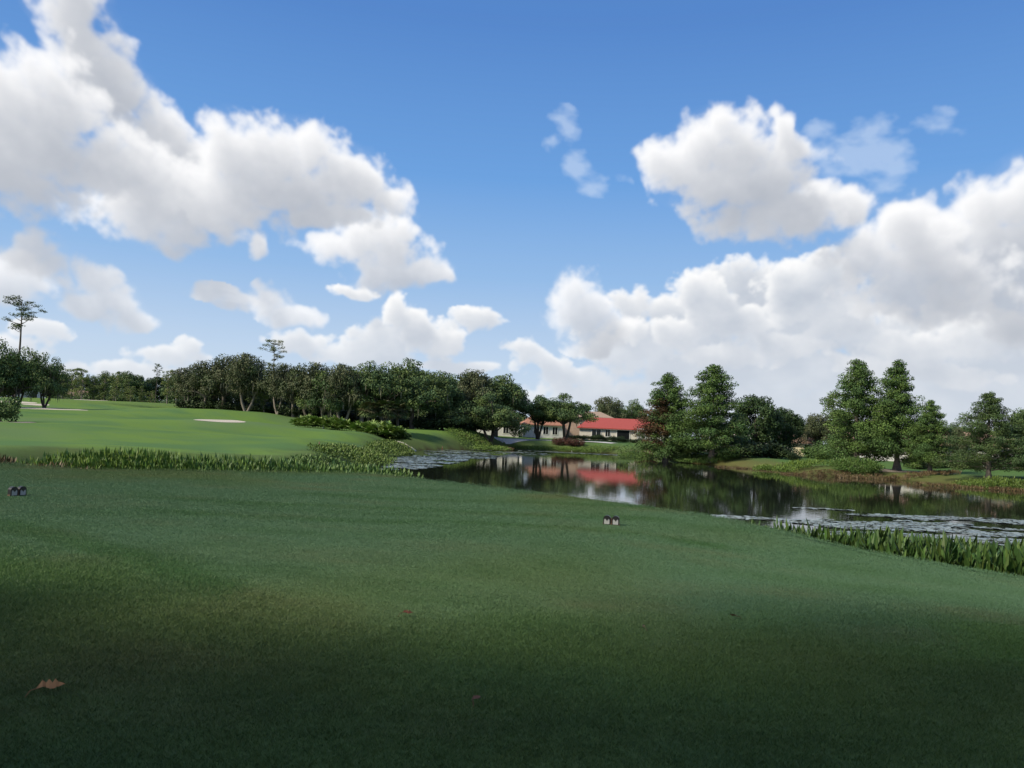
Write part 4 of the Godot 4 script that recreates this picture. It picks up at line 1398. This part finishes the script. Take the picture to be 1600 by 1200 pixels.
func house(called: String, label: String, at: Vector3, turn: float, w: float, dep: float, high: float, rise: float, hip: float, wall: Material, roof: Material, windows: Array, doors := []) -> Node3D:
	var h := thing(called, label, "house", at, turn)
	part("wall", box_mesh(Vector3(-w * 0.5, -0.6, -dep * 0.5), Vector3(w * 0.5, high, dep * 0.5)), wall, h)
	part("roof", roof_shape(w, dep, high + 0.10, rise, hip, 0.5), roof, h)
	part("fascia", box_mesh(Vector3(-w * 0.5 - 0.46, high - 0.14, -dep * 0.5 - 0.46), Vector3(w * 0.5 + 0.46, high - 0.085, dep * 0.5 + 0.46)), frame_look, h)
	var z := dep * 0.5
	for q in windows:
		var f := Shape.new()
		var x0: float = q[0] - q[2] * 0.5
		var x1: float = q[0] + q[2] * 0.5
		var y0: float = q[1] - q[3] * 0.5
		var y1: float = q[1] + q[3] * 0.5
		f.box(Vector3(x0 - 0.08, y0 - 0.08, z), Vector3(x1 + 0.08, y0, z + 0.07))
		f.box(Vector3(x0 - 0.08, y1, z), Vector3(x1 + 0.08, y1 + 0.08, z + 0.07))
		f.box(Vector3(x0 - 0.08, y0, z), Vector3(x0, y1, z + 0.07))
		f.box(Vector3(x1, y0, z), Vector3(x1 + 0.08, y1, z + 0.07))
		f.box(Vector3(q[0] - 0.03, y0, z), Vector3(q[0] + 0.03, y1, z + 0.05))
		var fr := part("window", f.mesh(), frame_look, h)
		part("pane", box_mesh(Vector3(x0, y0, z - 0.02), Vector3(x1, y1, z + 0.02)), glass_look, fr)
	for q in doors:
		var dr := part("door", box_mesh(Vector3(q[0] - q[1] * 0.5, 0.0, z), Vector3(q[0] + q[1] * 0.5, q[2], z + 0.05)), glass_look, h)
		var f := Shape.new()
		f.box(Vector3(q[0] - q[1] * 0.5 - 0.1, 0, z), Vector3(q[0] - q[1] * 0.5, q[2] + 0.1, z + 0.08))
		f.box(Vector3(q[0] + q[1] * 0.5, 0, z), Vector3(q[0] + q[1] * 0.5 + 0.1, q[2] + 0.1, z + 0.08))
		f.box(Vector3(q[0] - q[1] * 0.5, q[2], z), Vector3(q[0] + q[1] * 0.5, q[2] + 0.1, z + 0.08))
		part("frame", f.mesh(), frame_look, dr)
	return h

# a screened pool cage: white bars and dark mesh
func screen_cage(parent: Node3D, x0: float, x1: float, z0: float, z1: float, high: float, peak: float) -> void:
	var bars := Shape.new()
	var n := int((x1 - x0) / 1.6) + 1
	for k in n + 1:
		var x := lerpf(x0, x1, k / float(n))
		bars.box(Vector3(x - 0.05, 0, z1 - 0.05), Vector3(x + 0.05, high, z1 + 0.05))
		bars.tube([Vector3(x, high, z1), Vector3(x, peak, (z0 + z1) * 0.5), Vector3(x, high, z0)], [0.05, 0.05, 0.05], 4, Color.WHITE)
	bars.box(Vector3(x0, high - 0.06, z1 - 0.056), Vector3(x1, high + 0.06, z1 + 0.056))
	bars.box(Vector3(x0, 0.9, z1 - 0.04), Vector3(x1, 0.97, z1 + 0.04))
	bars.tube([Vector3(x0, peak, (z0 + z1) * 0.5), Vector3(x1, peak, (z0 + z1) * 0.5)], [0.06, 0.06], 4, Color.WHITE)
	var cage := part("pool_cage", bars.mesh(), frame_look, parent)
	var net := Shape.new()
	net.flat(Vector3(x0, 0, z1), Vector3(x0, high, z1), Vector3(x1, high, z1), Vector3(x1, 0, z1))
	net.flat(Vector3(x0, high, z1), Vector3(x0, peak, (z0 + z1) * 0.5), Vector3(x1, peak, (z0 + z1) * 0.5), Vector3(x1, high, z1))
	net.flat(Vector3(x0, 0, z0), Vector3(x0, high, z0), Vector3(x0, high, z1), Vector3(x0, 0, z1))
	net.flat(Vector3(x1, 0, z0), Vector3(x1, high, z0), Vector3(x1, high, z1), Vector3(x1, 0, z1))
	part("screen", net.mesh(), screen_look, cage)

func make_houses() -> void:
	glass_look = plain(Color(0.010, 0.012, 0.014), 0.12)
	frame_look = plain(Color(0.68, 0.68, 0.66), 0.5)
	screen_look = plain(Color(0.03, 0.035, 0.035), 0.8)
	screen_look.transparency = BaseMaterial3D.TRANSPARENCY_ALPHA
	screen_look.albedo_color.a = 0.55
	screen_look.cull_mode = BaseMaterial3D.CULL_DISABLED
	var cream := grained(noise_image(128, 0.03, 3, 51, Color(0.50, 0.47, 0.41), Color(0.62, 0.59, 0.53)), 0.4)
	var white := grained(noise_image(128, 0.03, 3, 52, Color(0.46, 0.46, 0.46), Color(0.58, 0.58, 0.58)), 0.4)
	var tan := grained(noise_image(128, 0.03, 3, 53, Color(0.45, 0.33, 0.24), Color(0.55, 0.41, 0.30)), 0.4)
	var yellow := grained(noise_image(128, 0.03, 3, 56, Color(0.62, 0.56, 0.40), Color(0.70, 0.63, 0.45)), 0.4)
	var red := grained(noise_image(128, 0.05, 3, 54, Color(0.29, 0.050, 0.034), Color(0.39, 0.078, 0.050)), 0.5, 0.5)
	var tan_tile := grained(noise_image(128, 0.06, 3, 58, Color(0.26, 0.19, 0.14), Color(0.38, 0.28, 0.21)), 0.8)
	var clay := grained(noise_image(128, 0.06, 3, 55, Color(0.22, 0.10, 0.065), Color(0.42, 0.20, 0.13)), 0.8)
	var brown := grained(noise_image(128, 0.06, 3, 57, Color(0.20, 0.13, 0.095), Color(0.34, 0.23, 0.17)), 0.8)
	# the red roofed house, with a screened porch at its right end
	var x := 22.5
	var y := ground_height(x, 158.0)
	var h := house("ranch_house", "long cream house with a bright red roof across the pond", Vector3(x, y, -158), -0.10, 17.0, 9.0, 2.3, 2.1, 2.6, cream, red, [[-5.2, 1.45, 1.7, 1.3], [-3.0, 1.45, 0.9, 1.3]], [[0.0, 2.4, 2.1]])
	screen_cage(h, 2.6, 8.4, 4.6, 7.4, 2.1, 2.5)
	# the tan two storey house behind the oak
	x = 14.3
	house("tan_house", "tall tan house half hidden behind the spreading oak", Vector3(x, ground_height(x, 170), -170), 0.15, 13.0, 8.0, 4.6, 1.3, 1.8, tan, tan_tile, [[4.6, 2.9, 1.9, 0.8], [0.5, 2.9, 1.6, 0.8]])
	x = 6.6
	house("tile_house", "low white house with a clay tiled roof behind two oaks", Vector3(x, ground_height(x, 165), -165), 0.1, 8.0, 8.0, 2.5, 2.0, 2.5, white, clay, [[-1.6, 1.4, 1.1, 1.5], [0.3, 1.4, 1.0, 1.5], [2.2, 1.4, 1.0, 1.5]])
	x = -2.8
	house("white_house", "white house with small dark windows behind the broad low oak", Vector3(x, ground_height(x, 158), -158), 0.0, 9.0, 8.0, 3.0, 1.9, 1.5, white, clay, [[-1.2, 1.9, 0.7, 1.0], [0.3, 1.9, 0.7, 1.0], [2.0, 1.4, 1.0, 2.0]])
	# right of the cypresses
	x = 33.9
	h = house("cage_house", "grey roofed house with a white framed pool cage behind black tree", Vector3(x, ground_height(x, 118) , -118), -0.3, 9.0, 7.0, 2.2, 0.8, 1.5, white, brown, [[2.0, 1.3, 1.6, 1.2]])
	screen_cage(h, -3.5, 3.5, 3.6, 8.0, 1.9, 2.6)
	x = 41.2
	h = house("gable_house", "pale house with a white framed pool cage beside the dark trees", Vector3(x, ground_height(x, 122), -122), -0.2, 8.0, 7.0, 2.2, 0.9, 0.4, yellow, brown, [[1.0, 1.3, 1.2, 1.0]])
	screen_cage(h, -3.8, 2.6, 3.6, 7.5, 1.8, 2.5)
	x = 42.2
	house("brown_house", "small cream house with a brown tiled roof by the lawn", Vector3(x, ground_height(x, 116) , -116), -0.25, 5.4, 6.0, 1.75, 1.3, 1.6, yellow, brown, [[-1.2, 1.0, 0.6, 0.8]], [[1.2, 0.8, 1.6]])
	x = 52.2
	house("villa", "white villa seen between the cypress trunks on the brown bank", Vector3(x, ground_height(x, 108), -108), -0.35, 13.0, 8.0, 2.5, 1.8, 2.5, white, brown, [[-4.0, 1.4, 1.0, 1.2], [-1.0, 1.4, 1.2, 1.2], [2.5, 1.4, 1.2, 1.2]])
	x = 57.6
	h = house("villa", "white house with an arched screen front right of the small cypress", Vector3(x, ground_height(x, 104), -104), -0.4, 9.0, 7.0, 2.5, 1.6, 2.5, white, brown, [[-2.4, 1.3, 1.0, 1.2]])
	screen_cage(h, -0.8, 3.6, 3.6, 6.0, 2.1, 2.8)
	x = 59.7
	house("villa", "white house beyond the trunk of the tiered cypress", Vector3(x, ground_height(x, 100), -100), -0.4, 9.0, 7.0, 2.4, 1.6, 2.5, white, brown, [[-1.6, 1.3, 1.0, 1.2], [1.4, 1.3, 1.0, 1.2]])
	# left, under the oaks
	x = -92.0
	house("cottage", "little white cottage with red trim under the dark oaks", Vector3(x, ground_height(x, 150), -150), 0.6, 5.0, 4.0, 2.2, 1.2, 0.2, white, clay, [[-1.0, 1.2, 0.7, 0.9]], [[1.0, 0.8, 1.8]])
	x = -119.3
	house("cottage", "small pale cottage among the light trees at the fairway end", Vector3(x, ground_height(x, 215), -215), 0.5, 6.0, 5.0, 2.3, 1.6, 0.2, white, brown, [[-1.2, 1.2, 0.8, 0.9], [1.2, 1.2, 0.8, 0.9]])

# ---------- small things on the course ----------
func tee_marker(label: String, at: Vector3, turn: float) -> void:
	var t := thing("tee_marker", label, "tee marker", at, turn)
	t.scale = Vector3.ONE * 0.86
	var black := plain(Color(0.012, 0.012, 0.013), 0.4)
	var white := plain(Color(0.30, 0.31, 0.31), 0.5)
	var wood := grained(noise_image(64, 0.08, 2, 61, Color(0.06, 0.035, 0.02), Color(0.14, 0.085, 0.05)), 6.0)
	part("base", box_mesh(Vector3(-0.19, -0.02, -0.045), Vector3(0.19, 0.035, 0.045)), wood, t)
	part("post", box_mesh(Vector3(-0.025, 0.03, -0.03), Vector3(0.025, 0.15, 0.03)), wood, t)
	for side in [-1, 1]:
		var x: float = side * 0.098
		var slab := Shape.new()
		var face := Shape.new()
		arch(slab, x, 0.0, 0.082, 0.135, -0.055, 0.048)
		var panel := part("tablet", slab.mesh(), black, t)
		arch(face, x, 0.012, 0.060, 0.085, 0.03, 0.054)
		part("face", face.mesh(), white, panel)
		var mark := Shape.new()
		var c := Vector3(x, 0.142, 0.056)
		for k in 18:
			var a := TAU * k / 18.0
			var b := TAU * (k + 1) / 18.0
			for z in [0.0, 0.004]:
				mark.tri(c + Vector3(0, 0, z), c + Vector3(cos(b) * 0.036, sin(b) * 0.036, z), c + Vector3(cos(a) * 0.036, sin(a) * 0.036, z), Vector3.BACK, Color.WHITE)
		# a dark wing each side of the disc and a point below it
		mark.tri(c + Vector3(-0.058, 0.004, 0.003), c + Vector3(-0.02, 0.026, 0.003), c + Vector3(-0.016, -0.02, 0.003), Vector3.BACK, Color.WHITE)
		mark.tri(c + Vector3(0.058, 0.016, 0.003), c + Vector3(0.02, -0.024, 0.003), c + Vector3(0.022, 0.026, 0.003), Vector3.BACK, Color.WHITE)
		mark.tri(c + Vector3(-0.016, -0.028, 0.003), c + Vector3(0.016, -0.028, 0.003), c + Vector3(0.004, -0.062, 0.003), Vector3.BACK, Color.WHITE)
		part("emblem", mark.mesh(), black, panel)

func arch(s: Shape, x: float, y: float, half: float, shoulder: float, z0: float, z1: float) -> void:
	var rim := [Vector2(-half, 0.005)]
	for k in 13:
		var a := PI - PI * k / 12.0
		rim.append(Vector2(cos(a) * half, shoulder + sin(a) * half * 0.9))
	rim.append(Vector2(half, 0.005))
	var mid := Vector2(0, shoulder * 0.5)
	for k in rim.size():
		var p: Vector2 = rim[k]
		var q: Vector2 = rim[(k + 1) % rim.size()]
		var o := Vector3(x, y, 0)
		s.tri(o + Vector3(mid.x, mid.y, z1), o + Vector3(p.x, p.y, z1), o + Vector3(q.x, q.y, z1), Vector3.BACK, Color.WHITE)
		s.tri(o + Vector3(mid.x, mid.y, z0), o + Vector3(q.x, q.y, z0), o + Vector3(p.x, p.y, z0), Vector3.FORWARD, Color.WHITE)
		var nn := Vector3(q.y - p.y, p.x - q.x, 0).normalized() * -1.0
		s.quad(o + Vector3(p.x, p.y, z1), o + Vector3(p.x, p.y, z0), o + Vector3(q.x, q.y, z0), o + Vector3(q.x, q.y, z1), nn, Color.WHITE)

func stake(label: String, x: float, d: float, tall: float, thick: float, look: Material, group := "") -> void:
	var t := thing("course_stake", label, "stake", on_ground(x, d), 0.0, group)
	var s := Shape.new()
	s.tube([Vector3(0, -0.2, 0), Vector3(0, tall - 0.05, 0), Vector3(0, tall, 0)], [thick, thick, thick * 0.5], 6, Color.WHITE)
	part("post", s.mesh(), look, t)
	var c := Shape.new()
	c.tube([Vector3(0, tall * 0.78, 0), Vector3(0, tall * 0.9, 0)], [thick * 1.08, thick * 1.08], 6, Color.WHITE)
	part("band", c.mesh(), plain(Color(0.30, 0.22, 0.16), 0.6), t)

func dry_leaf(label: String, x: float, d: float, l: float, turn: float, tone: Color) -> void:
	var t := thing("fallen_leaf", label, "leaf", on_ground(x, d) + Vector3(0, 0.035, 0), turn, "")
	t.rotate_object_local(Vector3.RIGHT, 0.35)
	var look := leafy(0.7, Color(0.2, 0.12, 0.05))
	var s := Shape.new()
	# a lobed, curled oak leaf: cross ribs of changing width, edges turned up
	var prof := [0.02, 0.16, 0.34, 0.22, 0.42, 0.26, 0.40, 0.20, 0.10, 0.0]
	for k in prof.size() - 1:
		for side in [-1, 1]:
			var x0 := (k / 9.0 - 0.5) * l
			var x1 := ((k + 1) / 9.0 - 0.5) * l
			var w0: float = prof[k] * l * 0.75 * side
			var w1: float = prof[k + 1] * l * 0.75 * side
			var c0 := Vector3(x0, 0.05 * l * sin(k * 0.9), 0)
			var c1 := Vector3(x1, 0.05 * l * sin((k + 1) * 0.9), 0)
			var e0 := c0 + Vector3(0, absf(w0) * rnd(0.45, 0.8), w0 * 0.85)
			var e1 := c1 + Vector3(0, absf(w1) * rnd(0.45, 0.8), w1 * 0.85)
			s.quad(c0, e0, e1, c1, Vector3(0, 1, -0.4 * side).normalized(), tone * rnd(0.75, 1.25))
	part("blade", s.mesh(), look, t)
	var st := Shape.new()
	st.tube([Vector3(-0.5 * l, 0, 0), Vector3(-0.68 * l, 0.01, 0.02), Vector3(-0.85 * l, -0.01, 0.05)], [0.003, 0.0025, 0.002], 5, tone * 0.7)
	part("stalk", st.mesh(), look, t)

func make_small_things() -> void:
	tee_marker("black and white tee marker with twin arched tablets near pond edge", on_ground(2.05, 15.46), -0.25)
	tee_marker("black and white tee marker at the far side from the pond", on_ground(-9.41, 15.25), 1.15)
	var rust := plain(Color(0.16, 0.055, 0.03), 0.7)
	stake("rust red hazard stake at the edge of the ditch plants", -12.4, 34.5, 0.42, 0.035, rust, "rust red hazard stakes")
	stake("rust red hazard stake at the edge of the ditch plants", -12.5, 52, 0.55, 0.035, rust, "rust red hazard stakes")
	stake("rust red hazard stake at the edge of the ditch plants", -8.8, 104, 0.8, 0.045, rust, "rust red hazard stakes")
	stake("short white post beside the red brown shrubs", 10.0, 126, 1.0, 0.07, plain(Color(0.75, 0.75, 0.72), 0.5))
	stake("short white post between the palmetto shrubs", -22.7, 96, 0.9, 0.1, plain(Color(0.75, 0.75, 0.72), 0.5))
	dry_leaf("large curled tan leaf on the dark grass", -2.67, 4.80, 0.155, 0.6, Color(0.38, 0.19, 0.08))
	dry_leaf("small dark red leaf at the edge of the tee grass", -0.86, 7.29, 0.10, 0.1, Color(0.10, 0.04, 0.025))
	dry_leaf("small red brown leaf deep in the shaded grass", -0.14, 5.10, 0.075, 0.8, Color(0.18, 0.09, 0.06))
	dry_leaf("small brown leaf right of the shaded grass edge", 2.30, 7.97, 0.09, 2.2, Color(0.11, 0.055, 0.035))
	dry_leaf("small grey brown leaf on the open tee grass", 1.30, 7.34, 0.06, 1.2, Color(0.16, 0.11, 0.07))
	dry_leaf("pink petal coloured leaf under the marsh plants", 8.75, 13.6, 0.12, 0.2, Color(0.55, 0.20, 0.17))
	# sand, paths and mulch
	var sand := grained(noise_image(256, 0.05, 4, 71, Color(0.36, 0.32, 0.25), Color(0.56, 0.51, 0.43)), 0.5)
	sheet("sand_bunker", -29.3, 79, 2.9, 2.6, -0.35, sand, 0.05)
	sheet("sand_bunker", -63.3, 106, 5.2, 3.6, -0.15, sand, 0.05)
	sheet("sand_bunker", -78.2, 148, 2.9, 3.0, -0.2, sand, 0.06)
	sheet("sand_bunker", -73.3, 122, 1.6, 2.0, 0.0, sand, 0.06)
	sheet("sand_bunker", -80.4, 126, 4.5, 2.4, 0.0, sand, 0.06)
	sheet("sand_bunker", -12.6, 96, 1.3, 3.2, 0.2, sand, 0.05)
	ribbon("sandy_path", [[-59.2, 142], [-50.9, 134], [-42.9, 128]], 1.3, sand, 0.05)
	var pave := grained(noise_image(128, 0.05, 3, 72, Color(0.42, 0.42, 0.40), Color(0.54, 0.54, 0.52)), 0.5)
	ribbon("cart_path", [[-2.8, 131], [2.6, 136], [7.3, 138], [11.5, 134], [17.3, 130]], 2.6, pave, 0.05)
	var mulch := grained(noise_image(128, 0.09, 3, 73, Color(0.10, 0.085, 0.07), Color(0.26, 0.22, 0.19)), 0.8)
	sheet("mulch_bed", -38.1, 59, 1.1, 3.2, 0.0, mulch, 0.05)
	sheet("mulch_bed", 37.3, 75.5, 6.0, 2.0, 0.0, mulch, 0.05)

func _ready() -> void:
	rng.seed = 20240
	set_stage()
	bumps = make_noise(FastNoiseLite.TYPE_SIMPLEX_SMOOTH, 0.05, 3, 91)
	tint_noise = make_noise(FastNoiseLite.TYPE_SIMPLEX_SMOOTH, 0.35, 4, 92)
	patch_noise = make_noise(FastNoiseLite.TYPE_SIMPLEX_SMOOTH, 0.07, 3, 93)
	make_ground()
	make_water()
	make_houses()
	make_models()
	make_trees()
	make_marsh()
	make_lily_pads()
	make_grass()
	make_small_things()
